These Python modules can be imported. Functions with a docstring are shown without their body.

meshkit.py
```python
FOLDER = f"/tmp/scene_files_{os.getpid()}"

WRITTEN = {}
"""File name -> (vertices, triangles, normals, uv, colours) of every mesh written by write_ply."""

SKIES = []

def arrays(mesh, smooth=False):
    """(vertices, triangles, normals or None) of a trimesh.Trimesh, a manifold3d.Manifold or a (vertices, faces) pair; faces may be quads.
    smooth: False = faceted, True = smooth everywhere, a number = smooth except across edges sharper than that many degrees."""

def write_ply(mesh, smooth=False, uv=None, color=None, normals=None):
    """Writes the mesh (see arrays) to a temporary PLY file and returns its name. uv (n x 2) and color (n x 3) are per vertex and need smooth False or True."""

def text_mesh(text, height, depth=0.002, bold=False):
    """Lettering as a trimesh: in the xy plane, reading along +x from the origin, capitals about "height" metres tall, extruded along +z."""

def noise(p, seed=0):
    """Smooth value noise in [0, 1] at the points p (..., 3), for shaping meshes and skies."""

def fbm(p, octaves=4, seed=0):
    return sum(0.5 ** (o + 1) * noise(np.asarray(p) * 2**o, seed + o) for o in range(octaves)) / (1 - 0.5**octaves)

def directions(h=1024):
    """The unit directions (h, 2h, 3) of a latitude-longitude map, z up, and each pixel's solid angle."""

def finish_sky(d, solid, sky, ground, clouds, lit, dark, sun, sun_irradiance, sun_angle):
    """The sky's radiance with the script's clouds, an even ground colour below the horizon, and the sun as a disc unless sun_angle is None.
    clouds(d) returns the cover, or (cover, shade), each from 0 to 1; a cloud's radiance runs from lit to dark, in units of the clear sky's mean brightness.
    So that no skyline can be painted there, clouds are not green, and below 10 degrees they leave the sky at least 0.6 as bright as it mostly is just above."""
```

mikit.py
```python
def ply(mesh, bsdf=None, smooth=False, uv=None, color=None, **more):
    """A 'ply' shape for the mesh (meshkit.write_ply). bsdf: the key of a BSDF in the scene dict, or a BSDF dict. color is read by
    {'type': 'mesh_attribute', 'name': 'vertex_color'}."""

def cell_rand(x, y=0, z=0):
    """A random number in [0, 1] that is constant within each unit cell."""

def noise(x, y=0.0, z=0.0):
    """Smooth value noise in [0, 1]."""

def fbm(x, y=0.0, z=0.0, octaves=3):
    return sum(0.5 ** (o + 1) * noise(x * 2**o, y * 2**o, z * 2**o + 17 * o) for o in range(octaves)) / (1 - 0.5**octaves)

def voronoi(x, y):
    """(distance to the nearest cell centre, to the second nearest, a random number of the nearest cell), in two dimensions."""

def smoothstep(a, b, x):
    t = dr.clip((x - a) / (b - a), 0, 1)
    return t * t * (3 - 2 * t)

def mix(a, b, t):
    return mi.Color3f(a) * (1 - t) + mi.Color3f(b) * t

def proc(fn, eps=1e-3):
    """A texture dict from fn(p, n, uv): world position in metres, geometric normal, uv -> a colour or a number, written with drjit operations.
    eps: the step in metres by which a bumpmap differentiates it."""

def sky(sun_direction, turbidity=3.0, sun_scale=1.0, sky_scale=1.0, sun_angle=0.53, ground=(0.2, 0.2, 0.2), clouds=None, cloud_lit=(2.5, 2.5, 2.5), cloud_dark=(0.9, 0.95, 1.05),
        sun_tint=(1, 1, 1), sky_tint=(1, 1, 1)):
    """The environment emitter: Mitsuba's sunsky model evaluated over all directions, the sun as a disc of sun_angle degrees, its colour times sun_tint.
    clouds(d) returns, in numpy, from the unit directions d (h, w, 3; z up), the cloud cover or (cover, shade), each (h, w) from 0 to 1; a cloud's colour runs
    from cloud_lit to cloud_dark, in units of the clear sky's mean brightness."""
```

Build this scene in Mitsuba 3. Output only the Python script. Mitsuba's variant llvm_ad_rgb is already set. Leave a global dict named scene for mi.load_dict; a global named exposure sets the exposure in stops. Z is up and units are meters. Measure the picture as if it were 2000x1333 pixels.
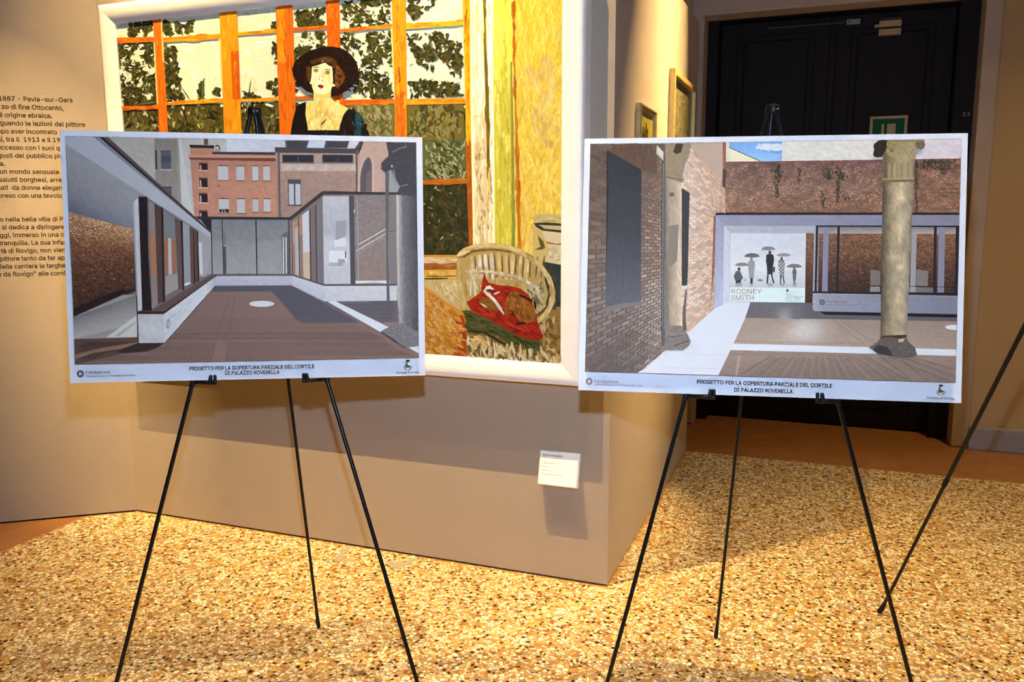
import math, random
import numpy as np
import trimesh, shapely, manifold3d
import mapbox_earcut
import drjit as dr
import mitsuba as mi
import mikit, meshkit
from mikit import proc, noise, fbm, voronoi, smoothstep, mix
from scipy.spatial import Voronoi

T = mi.ScalarTransform4f
scene, labels = {}, {}
RNG = np.random.default_rng(7)
V = lambda *a: np.array(a, float)

# ---------------------------------------------------------------- camera
# room frame: origin at the foot of the partition's front right corner, x along its front, y into the depth, z up
ALPHA = 0.36229303
CA, SA = math.cos(ALPHA), math.sin(ALPHA)
F_PX, PITCH, ROLL = 1598.79, math.radians(9.06058), math.radians(-0.261815)
HEIGHT = 1.42


def room(p):
    """From the camera's own ground frame (x right, y ahead, z up, below the camera) to the room frame."""
    p = np.asarray(p, float)
    d = p - V(0.3593624, 2.93551604, 0)
    return np.stack([d[..., 0] * CA - d[..., 1] * SA, d[..., 0] * SA + d[..., 1] * CA, d[..., 2]], -1)


def turn(v):
    v = np.asarray(v, float)
    return np.stack([v[..., 0] * CA - v[..., 1] * SA, v[..., 0] * SA + v[..., 1] * CA, v[..., 2]], -1)


_f = V(0, math.cos(PITCH), -math.sin(PITCH))
_r0 = V(1, 0, 0)
_u0 = np.cross(_r0, _f)
_r = math.cos(ROLL) * _r0 + math.sin(ROLL) * _u0
_u = np.cross(_r, _f)
CAM_R, CAM_U, CAM_F, CAM_P = turn(_r), turn(_u), turn(_f), room(V(0, 0, HEIGHT))
_m = np.eye(4)
_m[:3, 0], _m[:3, 1], _m[:3, 2], _m[:3, 3] = -CAM_R, CAM_U, CAM_F, CAM_P
scene["camera"] = {"type": "perspective", "fov": math.degrees(2 * math.atan(1000 / F_PX)), "fov_axis": "x", "near_clip": 0.05, "far_clip": 100.0,
                   "to_world": T(_m.tolist())}

# ---------------------------------------------------------------- light
exposure = 0.0
WARM = V(1.0, 0.72, 0.33)
FLASH = V(0.59, 0.84, 1.27)
FLASH_POS = CAM_P + 0.25 * CAM_U + 0.05 * CAM_F
SPOTS = [  # lamp, aimed at, strength, cutoff, beam
    (V(-0.72, -0.75, 4.20), V(-0.38, 0.02, 1.50), 74.0, 22, 5),
    (V(-0.97, -0.75, 4.20), V(-0.85, 0.02, 1.50), 34.0, 22, 5),
    (V(-1.42, -0.75, 4.20), V(-1.40, 0.02, 1.50), 46.0, 22, 5),
    (V(-1.95, -0.75, 4.20), V(-2.02, 0.02, 1.60), 78.0, 19, 5),
    (V(-2.45, -1.70, 4.20), V(-2.45, -0.15, 1.20), 104.0, 10, 3),
    (V(1.10, 1.45, 4.20), V(0.00, 0.92, 1.95), 300.0, 15.5, 0.5),
    (V(-0.20, -1.00, 4.40), V(-0.25, -1.25, 0.0), 50.0, 22, 6),  # from here: unseen lamps added to brighten the floor
    (V(-1.75, -1.25, 4.40), V(-1.80, -1.30, 0.0), 38.0, 22, 6),
    (V(1.20, -0.50, 4.40), V(1.25, -0.45, 0.0), 48.0, 26, 7),
    (V(2.10, 0.90, 4.40), V(1.90, 0.90, 0.0), 34.0, 38, 10),
    (V(-3.40, -3.30, 4.35), V(-4.6, -4.4, 1.2), 3.0, 40, 20),  # from here: unseen lamps added as warm fill for the room
    (V(2.60, -3.60, 4.35), V(3.9, -3.2, 1.2), 5.0, 40, 20),
    (V(-0.60, -5.40, 4.35), V(-0.6, -6.6, 1.2), 3.0, 40, 20),
]


def rgb(c):
    return {"type": "rgb", "value": [float(x) for x in c]}


def lin(c):
    c = np.asarray(c, float) / 255.0
    return np.where(c <= 0.04045, c / 12.92, ((c + 0.055) / 1.055) ** 2.4)


scene["flash_fill"] = None


# ---------------------------------------------------------------- helpers
def numbered(key):
    if key not in USED:
        USED.add(key)
        return key
    k = 1
    while f"{key}_{k:03d}" in USED:
        k += 1
    USED.add(f"{key}_{k:03d}")
    return f"{key}_{k:03d}"


USED = set()
del scene["flash_fill"]


def thing(name, label, category, group=None):
    key = numbered(name)
    labels[key] = {"label": label, "category": category}
    if group:
        labels[key]["group"] = group
    return key


def add(key, mesh, bsdf, smooth=False, **more):
    scene[key] = mikit.ply(mesh, bsdf, smooth, **more)
    return key


def part(parent, name, mesh, bsdf, smooth=False, label=None, **more):
    key = numbered(f"{parent}__{name}")
    add(key, mesh, bsdf, smooth, **more)
    if label:
        labels[key] = {"label": label}
    return key


def structure(name, mesh, bsdf, label, smooth=False, **more):
    key = numbered(name)
    add(key, mesh, bsdf, smooth, **more)
    labels[key] = {"label": label, "kind": "structure"}
    return key


def box(x0, x1, y0, y1, z0, z1):
    m = trimesh.creation.box((x1 - x0, y1 - y0, z1 - z0))
    m.apply_translation(((x0 + x1) / 2, (y0 + y1) / 2, (z0 + z1) / 2))
    return m


def rbox(x0, x1, y0, y1, z0, z1, r=0.004, n=8):
    s = [manifold3d.Manifold.sphere(r, n).translate((x, y, z)) for x in (x0 + r, x1 - r) for y in (y0 + r, y1 - r) for z in (z0 + r, z1 - r)]
    return tm(manifold3d.Manifold.batch_hull(s))


def tm(man):
    m = man.to_mesh()
    return trimesh.Trimesh(np.array(m.vert_properties[:, :3], float), np.array(m.tri_verts), process=False)


def basis(o, ex, ey, ez, mesh):
    """The mesh, given in the axes ex, ey, ez at o, in room coordinates."""
    m = mesh.copy()
    v = np.asarray(m.vertices)
    m.vertices = np.asarray(o) + v[:, :1] * ex + v[:, 1:2] * ey + v[:, 2:3] * ez
    if np.dot(np.cross(ex, ey), ez) < 0:
        m.faces = m.faces[:, ::-1]
    return m


def rod(a, b, r0, r1=None, n=16):
    a, b = np.asarray(a, float), np.asarray(b, float)
    r1 = r0 if r1 is None else r1
    d = np.linalg.norm(b - a)
    c = manifold3d.Manifold.cylinder(d, r0, r1, n)
    z = (b - a) / d
    x = np.cross(z, [0, 1, 0] if abs(z[1]) < 0.9 else [1, 0, 0])
    x /= np.linalg.norm(x)
    return basis(a, x, np.cross(z, x), z, tm(c))


def ballhull(pts, r, n=12):
    return tm(manifold3d.Manifold.batch_hull([manifold3d.Manifold.sphere(r, n).translate(tuple(map(float, p))) for p in pts]))


def join(*ms):
    return trimesh.util.concatenate(list(ms))


def homography(src, dst):
    A = []
    for (x, y), (u, v) in zip(src, dst):
        A.append([x, y, 1, 0, 0, 0, -u * x, -u * y, -u])
        A.append([0, 0, 0, x, y, 1, -v * x, -v * y, -v])
    return np.linalg.svd(np.array(A))[2][-1].reshape(3, 3)


def hmap(H, p):
    p = np.atleast_2d(np.asarray(p, float))
    q = np.column_stack([p, np.ones(len(p))]) @ H.T
    return q[:, :2] / q[:, 2:]


def project(P):
    q = np.atleast_2d(P) - CAM_P
    x, y, z = q @ CAM_R, q @ CAM_U, q @ CAM_F
    return np.stack([1000 + F_PX * x / z, 666.5 - F_PX * y / z], 1)


def lettering(text, height, bold=False):
    """Flat letters: (points, triangles), capitals `height` tall, from the origin along +x."""
    m = meshkit.text_mesh(text, height, 0.001, bold)
    f = m.faces[m.face_normals[:, 2] > 0.5]
    used = np.unique(f)
    back = np.full(len(m.vertices), -1)
    back[used] = np.arange(len(used))
    return np.asarray(m.vertices)[used, :2], back[f]


class Sheet:
    """A flat print or painted canvas: coloured pieces laid one over the other in the plane o + x*ex + y*ey, n its front normal.
    Given points are turned by the homography H (of the design's own coordinates) into metres in that plane."""

    def __init__(self, o, ex, ey, n, H, step=1.2e-5, tone=None, z0=2e-4):
        self.o, self.ex, self.ey, self.n, self.H, self.step, self.z = o, ex, ey, n, H, step, z0
        self.tone = tone or (lambda c: np.clip(lin(c), 0.003, 0.9))
        self.v, self.f, self.c, self.count = [], [], [], 0

    def raw(self, pts, faces, cols, lift=0.0):
        pts, faces, cols, lift = self.clipped(np.asarray(pts, float), np.asarray(faces), cols, lift)
        if not len(faces):
            return
        q = hmap(self.H, pts)
        p = self.o + q[:, :1] * self.ex + q[:, 1:] * self.ey + (self.z + np.reshape(lift, (-1, 1)) * np.ones((len(q), 1))) * self.n
        f = np.asarray(faces)
        a, b, c = (q[f[:, k]] for k in range(3))
        area = (b[:, 0] - a[:, 0]) * (c[:, 1] - a[:, 1]) - (b[:, 1] - a[:, 1]) * (c[:, 0] - a[:, 0])
        sign = np.dot(np.cross(self.ex, self.ey), self.n)
        f = np.where((area * sign < 0)[:, None], f[:, ::-1], f)
        col = np.broadcast_to(np.asarray(cols, float), (len(q), 3)) if np.ndim(cols) < 2 else np.asarray(cols, float)
        self.v.append(p)
        self.f.append(f + self.count)
        self.c.append(self.tone(col))
        self.count += len(q)

    def level(self, h=1.6e-4):
        """What follows lies over the ridges of what was laid before."""
        self.z += h

    clip = None

    def clipped(self, pts, f, cols, lift):
        """Cuts what reaches beyond the convex outline self.clip (corners in order)."""
        if self.clip is None:
            return pts, f, cols, lift
        c = np.asarray(self.clip, float)
        if sum(c[k - 1][0] * c[k][1] - c[k][0] * c[k - 1][1] for k in range(len(c))) < 0:
            c = c[::-1]
        d = np.roll(c, -1, 0) - c
        side = np.stack([d[k, 0] * (pts[:, 1] - c[k, 1]) - d[k, 1] * (pts[:, 0] - c[k, 0]) for k in range(len(c))], 1)
        inside = (side >= 0).all(1)
        whole = inside[f].all(1)
        gone = (side[f] < 0).all(1).any(1)
        cut = ~whole & ~gone
        if not cut.any():
            return pts, f[whole], cols, lift
        cols = np.broadcast_to(np.asarray(cols, float), (len(pts), 3)) if np.ndim(cols) < 2 else np.asarray(cols, float)
        lift = np.broadcast_to(np.asarray(lift, float), (len(pts),))
        A = np.column_stack([pts, cols, lift])
        extra, faces, n = [], [f[whole]], len(pts)
        for tri in f[cut]:
            p = [A[i] for i in tri]
            for k in range(len(c)):
                out = []
                for a, b in zip(p, p[1:] + p[:1]):
                    sa, sb = (d[k, 0] * (x[1] - c[k, 1]) - d[k, 1] * (x[0] - c[k, 0]) for x in (a, b))
                    if sa >= 0:
                        out.append(a)
                    if (sa >= 0) != (sb >= 0):
                        out.append(a + (b - a) * (sa / (sa - sb)))
                p = out
                if not p:
                    break
            if len(p) > 2:
                extra += p
                faces.append(np.array([[n, n + k, n + k + 1] for k in range(1, len(p) - 1)]))
                n += len(p)
        A = np.vstack([A] + [np.array(extra)]) if extra else A
        return A[:, :2], np.vstack(faces), A[:, 2:5], A[:, 5]

    def up(self):
        self.z += self.step

    def poly(self, pts, c):
        pts = np.asarray(pts, float)
        t = mapbox_earcut.triangulate_float64(pts, np.array([len(pts)], np.uint32)).reshape(-1, 3)
        self.raw(pts, t, c)
        self.up()

    def quads(self, Q, C):
        """Q: (n, 4, 2) points, C: (n, 3) colours, all in one layer."""
        Q = np.asarray(Q, float)
        n = len(Q)
        if not n:
            return
        i = np.arange(n)[:, None] * 4
        f = np.concatenate([i + [0, 1, 2], i + [0, 2, 3]])
        self.raw(Q.reshape(-1, 2), f, np.repeat(np.asarray(C, float), 4, 0))
        self.up()

    def rect(self, x0, y0, x1, y1, c):
        self.poly([(x0, y0), (x1, y0), (x1, y1), (x0, y1)], c)

    def line(self, a, b, w, c):
        a, b = np.asarray(a, float), np.asarray(b, float)
        d = (b - a) / max(np.linalg.norm(b - a), 1e-9)
        p = np.array([-d[1], d[0]]) * w / 2
        self.poly([a - p, b - p, b + p, a + p], c)

    def lines(self, A, B, w, C):
        A, B = np.asarray(A, float), np.asarray(B, float)
        d = B - A
        d /= np.maximum(np.linalg.norm(d, axis=1, keepdims=True), 1e-9)
        p = np.stack([-d[:, 1], d[:, 0]], 1) * np.reshape(w, (-1, 1)) / 2
        self.quads(np.stack([A - p, B - p, B + p, A + p], 1), np.broadcast_to(C, (len(A), 3)))

    def patch(self, quad, nx, ny, fn):
        """A quad (corners in order) as a grid; fn(u, v) -> colours (n, 3); u along the first side, v along the second."""
        a, b, c, d = (np.asarray(p, float) for p in quad)
        u, v = np.meshgrid(np.linspace(0, 1, nx + 1), np.linspace(0, 1, ny + 1))
        u, v = u.ravel(), v.ravel()
        U, W = u[:, None], v[:, None]
        i, j = np.meshgrid(np.arange(nx), np.arange(ny))
        k = (j * (nx + 1) + i).ravel()
        f = np.concatenate([np.stack([k, k + 1, k + nx + 2], 1), np.stack([k, k + nx + 2, k + nx + 1], 1)])
        self.raw(a * (1 - U) * (1 - W) + b * U * (1 - W) + c * U * W + d * (1 - U) * W, f, fn(u, v))
        self.up()

    def bricks(self, quad, cols, rows, fn, gap=0.12, jit=0.05, keep=None):
        """Brick courses over a quad, each brick a piece; fn(u, v, r) -> colours."""
        H = homography([(0, 0), (1, 0), (1, 1), (0, 1)], quad)
        Q, U = [], []
        for r in range(rows):
            off = 0.5 * (r % 2)
            k = np.arange(-1, cols + 1) + off
            x0 = (k + gap * 0.35 + RNG.uniform(0, jit, len(k))) / cols
            x1 = (k + 1 - gap * 0.35 - RNG.uniform(0, jit, len(k))) / cols
            y0 = (r + gap * 0.5 + RNG.uniform(0, jit * 2, len(k))) / rows
            y1 = (r + 1 - gap * 0.5 - RNG.uniform(0, jit * 2, len(k))) / rows
            x0, x1 = np.clip(x0, 0, 1), np.clip(x1, 0, 1)
            ok = x1 - x0 > 0.1 / cols
            Q.append(np.stack([np.stack([x0, y0], 1), np.stack([x1, y0], 1), np.stack([x1, y1], 1), np.stack([x0, y1], 1)], 1)[ok])
            U.append(np.stack([(x0 + x1) / 2, (y0 + y1) / 2], 1)[ok])
        Q, U = np.concatenate(Q), np.concatenate(U)
        P = hmap(H, Q.reshape(-1, 2)).reshape(-1, 4, 2)
        if keep is not None:
            m = keep(P.mean(1))
            P, U = P[m], U[m]
        self.quads(P, fn(U[:, 0], U[:, 1], RNG.random(len(U))))

    def text(self, s, a, b, cap, c, bold=False, up=None):
        """Letters from baseline point a to baseline point b (design coordinates, y down), capitals `cap` tall."""
        p, f = lettering(s, 1.0, bold)
        a, b = np.asarray(a, float), np.asarray(b, float)
        w = p[:, 0].max()
        d = (b - a)
        n = np.array([d[1], -d[0]]) / np.linalg.norm(d) if up is None else np.asarray(up, float)
        self.raw(a + p[:, :1] / w * d + p[:, 1:] * cap * n, f, c)
        self.up()

    def ellipse(self, cx, cy, rx, ry, c, n=28, a0=0, a1=2 * math.pi):
        t = np.linspace(a0, a1, n, endpoint=abs(a1 - a0) < 6.28)
        self.poly(np.stack([cx + rx * np.cos(t), cy + ry * np.sin(t)], 1), c)

    def strokes(self, A, B, W, C, lift, bend=0.0, seg=4):
        """Brush strokes as ridged strips with ragged edges (A, B: ends; W: widths; lift: ridge height in metres)."""
        A, B, C = np.asarray(A, float), np.asarray(B, float), np.asarray(C, float)
        n = len(A)
        if not n:
            return
        W, lift, bend = (np.broadcast_to(x, (n,)).astype(float) for x in (W, np.asarray(lift) * 0.36, bend))
        d = B - A
        L = np.linalg.norm(d, axis=1, keepdims=True)
        p = np.stack([-d[:, 1], d[:, 0]], 1) / np.maximum(L, 1e-9)
        t = np.linspace(0, 1, seg + 1)
        prof = np.clip(np.sin(np.pi * (0.06 + 0.88 * t)), 0, 1) ** 0.45
        pts, cols, lifts = [], [], []
        for k in range(seg + 1):
            mid = A + d * t[k] + p * (bend * 4 * t[k] * (1 - t[k]))[:, None] * L
            w = (W * prof[k] * RNG.uniform(0.8, 1.15, n))[:, None] / 2
            for s_, h_ in ((-1, 0.0), (-0.25, 0.8), (0.3, 1.0), (1, 0.0)):
                pts.append(mid + p * w * s_)
                cols.append(C * RNG.uniform(0.9, 1.08, (n, 1)) * (0.94 if abs(s_) == 1 else 1.0))
                lifts.append(lift * h_ * prof[k] * RNG.uniform(0.6, 1.2, n))
        P = np.stack(pts, 1)
        m = P.shape[1]
        f = []
        for k in range(seg):
            for j in range(3):
                q = k * 4 + j
                f += [[q, q + 1, q + 5], [q, q + 5, q + 4]]
        f = (np.arange(n)[:, None, None] * m + np.array(f)[None]).reshape(-1, 3)
        self.raw(P.reshape(-1, 2), f, np.clip(np.stack(cols, 1).reshape(-1, 3), 0, 255), np.stack(lifts, 1).ravel())
        self.up()

    def mesh(self):
        return (np.vstack(self.v), np.vstack(self.f)), np.vstack(self.c)


def zoomed(x0, y0, s):
    """Design coordinates measured on an enlargement: origin and scale."""
    def z(*p):
        p = np.asarray(p, float).reshape(-1, 2)
        q = np.stack([x0 + p[:, 0] / s, y0 + p[:, 1] / s], 1)
        return q
    return z


# ---------------------------------------------------------------- materials
def principled(key, base, rough=0.6, spec=0.3, **more):
    scene[key] = {"type": "twosided", "b": {"type": "principled", "base_color": base if isinstance(base, dict) else rgb(base), "roughness": rough, "specular": spec, **more}}
    return key


def wall_tone(a, b, k=9.0):
    def fn(p, n, uv):
        t = fbm(p.x * k, p.y * k, p.z * k, 3)
        g = noise(p.x * 420, p.y * 420, p.z * 420)
        return mix(a, b, t) * (0.94 + 0.12 * g)
    return proc(fn)


VERTEX = {"type": "mesh_attribute", "name": "vertex_color"}
principled("panel_paint", wall_tone((0.345, 0.27, 0.19), (0.365, 0.285, 0.20)), 0.85, 0.15)
principled("room_paint", wall_tone((0.40, 0.26, 0.11), (0.45, 0.30, 0.13), 3.0), 0.85, 0.15)
principled("ceiling_paint", (0.45, 0.30, 0.14), 0.9, 0.1)
principled("skirting_paint", wall_tone((0.25, 0.21, 0.19), (0.29, 0.25, 0.22), 5.0), 0.7, 0.2)
principled("casing_stone", wall_tone((0.36, 0.27, 0.18), (0.46, 0.35, 0.24), 6.0), 0.6, 0.25)
principled("gap_black", (0.012, 0.01, 0.01), 0.8, 0.1)


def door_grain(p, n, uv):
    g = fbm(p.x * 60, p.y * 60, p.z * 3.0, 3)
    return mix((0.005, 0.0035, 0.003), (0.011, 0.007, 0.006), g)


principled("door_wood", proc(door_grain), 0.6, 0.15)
principled("easel_black", (0.004, 0.004, 0.0045), 0.3, 0.3)
principled("easel_plastic", (0.005, 0.005, 0.0055), 0.45, 0.2)
principled("rivet_metal", (0.75, 0.75, 0.75), 0.25, 0.5, metallic=0.9)
principled("rubber", (0.012, 0.011, 0.011), 0.75, 0.2)
principled("board_white", (0.80, 0.80, 0.80), 0.6, 0.1)
principled("print_ink", VERTEX, 0.6, 0.1)
principled("oil_paint", VERTEX, 0.42, 0.2)
principled("frame_white", wall_tone((0.77, 0.73, 0.65), (0.82, 0.78, 0.70), 14.0), 0.4, 0.4)
principled("text_brown", (0.035, 0.022, 0.014), 0.8, 0.1)
principled("plaque_white", (0.80, 0.78, 0.72), 0.6, 0.2)
principled("plaque_ink", (0.22, 0.14, 0.07), 0.7, 0.2)
principled("gilt", wall_tone((0.62, 0.40, 0.10), (0.75, 0.52, 0.16), 40.0), 0.35, 0.5, metallic=0.35)
principled("old_gilt", wall_tone((0.26, 0.18, 0.07), (0.50, 0.36, 0.14), 30.0), 0.35, 0.5, metallic=0.4)
principled("plate_beige", (0.44, 0.30, 0.15), 0.6, 0.15)
principled("steel_grey", (0.16, 0.15, 0.15), 0.4, 0.4, metallic=0.5)
principled("sign_green", (0.0, 0.085, 0.022), 0.6, 0.15)
principled("sign_white", (0.46, 0.33, 0.18), 0.6, 0.15)
principled("lamp_black", (0.02, 0.02, 0.02), 0.5, 0.3)

CHIPS = np.array([(0.80, 0.70, 0.44), (0.64, 0.47, 0.23), (0.50, 0.30, 0.10), (0.40, 0.19, 0.05), (0.26, 0.095, 0.025), (0.32, 0.26, 0.19), (0.010, 0.006, 0.005), (0.60, 0.36, 0.05)])
CHIP_P = np.array([0.30, 0.22, 0.16, 0.10, 0.04, 0.05, 0.10, 0.03])


def terrazzo(p, n, uv):
    border = (p.y > 1.906) | (p.x < -2.49)
    d1, d2, r = voronoi(p.x * 118 + 3 * noise(p.x * 60, p.y * 60), p.y * 118)
    base = mix((0.36, 0.18, 0.045), (0.44, 0.24, 0.07), r)
    base = dr.select(r > 0.72, mi.Color3f(0.30, 0.13, 0.035), base)
    base = dr.select(r < 0.18, mi.Color3f(0.52, 0.34, 0.14), base)
    base = dr.select(r < 0.07, mi.Color3f(0.70, 0.56, 0.30), base)
    e1, e2, q = voronoi(p.x * 78, p.y * 78)
    chip = dr.select(q < 0.30, mi.Color3f(0.80, 0.70, 0.44), dr.select(q < 0.55, mi.Color3f(0.64, 0.47, 0.23), dr.select(q < 0.75, mi.Color3f(0.50, 0.30, 0.10), dr.select(q < 0.9, mi.Color3f(0.40, 0.19, 0.05), mi.Color3f(0.03, 0.02, 0.015)))))
    far = (p.y < -2.1) | (p.x > 2.6) | (p.x < -3.1)
    base = dr.select(far & (e2 - e1 > 0.12), chip, base)
    g = noise(p.x * 210, p.y * 210)
    b = fbm(p.x * 16, p.y * 16, 0, 3)
    plain = mix((0.25, 0.092, 0.026), (0.35, 0.15, 0.05), 0.6 * b + 0.4 * g)
    return dr.select(border, plain, base)


principled("terrazzo", proc(terrazzo), 0.42, 0.3)
principled("chip_stone", VERTEX, 0.4, 0.3)

# ---------------------------------------------------------------- the room
LW_A, LW_K = 0.26272005, V(-2.31324602, 0, 0)
LW = turn(V(-math.cos(LW_A), -math.sin(LW_A), 0))      # along the text panel, away from the corner
LN = V(LW[1], -LW[0], 0)                                # its face's normal
LN = LN if np.dot(CAM_P - LW_K, LN) > 0 else -LN
Z3 = V(0, 0, 1)
CEIL = 5.0

structure("floor", box(-7.0, 5.0, -7.5, 3.1, -0.15, 0.0), "terrazzo", "speckled ochre terrazzo floor with a plain rust-orange border along the back wall")
H_P = 2.436
structure("wall_front", box(-2.36, 0.0, 0.0, 1.907, 0.008, H_P), "panel_paint", "beige exhibition partition carrying the large painting, its right side turned to the door")
structure("trim_1", box(-2.29, -0.01, 0.01, 1.897, 0.0005, 0.008), "gap_black", "thin dark shadow gap under the beige exhibition partition")
lw = basis(LW_K, LW, -LN, Z3, box(0.0, 2.6, 0.0, 0.08, 0.008, H_P))
structure("wall_left", lw, "panel_paint", "beige text panel left of the large painting, angled towards the viewer")
structure("trim_2", basis(LW_K, LW, -LN, Z3, box(0.012, 2.59, 0.006, 0.074, 0.0005, 0.008)), "gap_black", "thin dark shadow gap under the beige text panel")
# back wall with the doorway
wb = join(box(-7.0, -0.14, 2.54, 2.95, 0.0, CEIL), box(1.572, 5.0, 2.54, 2.95, 0.0, CEIL), box(-0.14, 1.572, 2.54, 2.95, 2.72, CEIL))
structure("wall_back", wb, "room_paint", "shaded ochre back wall around the dark double door")
structure("wall_right", box(4.8, 5.0, -7.5, 2.54, 0.0, CEIL), "room_paint", "ochre side wall beyond the right edge")
structure("wall_far_left", box(-7.0, -6.8, -7.5, 2.54, 0.0, CEIL), "room_paint", "ochre wall far behind the text panel")
structure("wall_rear", box(-6.8, 4.8, -7.5, -7.3, 0.0, CEIL), "room_paint", "ochre wall behind the viewer")
structure("ceiling", box(-7.0, 5.0, -7.5, 3.1, CEIL, CEIL + 0.1), "ceiling_paint", "pale ceiling of the gallery")
structure("baseboard_back", join(rbox(1.572, 4.8, 2.50, 2.545, 0.0, 0.137, 0.006), rbox(-6.8, -0.14, 2.50, 2.545, 0.0, 0.137, 0.006)), "skirting_paint",
          "grey-brown skirting along the foot of the back wall")


def casing(x0, x1, z0, z1):
    return rbox(x0, x1, 2.525, 2.70, z0, z1, 0.012)


structure("trim_3", join(casing(1.48, 1.572, 0.0, 2.72), casing(-0.14, -0.055, 0.0, 2.72), casing(-0.14, 1.572, 2.605, 2.72)), "casing_stone", "brown stone casing around the dark double door")
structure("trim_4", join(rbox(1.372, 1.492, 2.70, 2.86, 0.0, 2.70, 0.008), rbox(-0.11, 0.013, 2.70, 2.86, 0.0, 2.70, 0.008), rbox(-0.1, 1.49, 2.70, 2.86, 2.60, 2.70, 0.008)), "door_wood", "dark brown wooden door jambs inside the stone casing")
numbered("door_1")
labels["door_1"] = {"label": "tall dark brown wooden double door behind the right board", "kind": "structure"}


def leaf(x0, x1):
    """A door leaf: stiles and rails proud of recessed panels with a raised field."""
    z0, z1, y = 0.012, 2.60, 2.815
    ms = [box(x0, x1, y + 0.018, y + 0.05, z0, z1)]
    st = 0.105
    ms += [rbox(x0, x0 + st, y, y + 0.03, z0, z1), rbox(x1 - st, x1, y, y + 0.03, z0, z1)]
    cuts = [z0, 0.72, 1.62, z1]
    for z in cuts:
        ms.append(rbox(x0 + st - 0.01, x1 - st + 0.01, y + 0.001, y + 0.03, max(z - 0.08, z0), min(z + 0.08, z1)))
    return join(*ms), [(x0 + st + 0.035, x1 - st - 0.035, a + 0.115, b - 0.115) for a, b in zip(cuts[:-1], cuts[1:])]


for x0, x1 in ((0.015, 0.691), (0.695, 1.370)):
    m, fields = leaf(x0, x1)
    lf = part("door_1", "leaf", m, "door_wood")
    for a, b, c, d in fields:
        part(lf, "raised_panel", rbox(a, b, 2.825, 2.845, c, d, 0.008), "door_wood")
part("door_1", "cover_strip", rbox(0.672, 0.714, 2.806, 2.825, 0.012, 2.595, 0.006), "door_wood")

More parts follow.
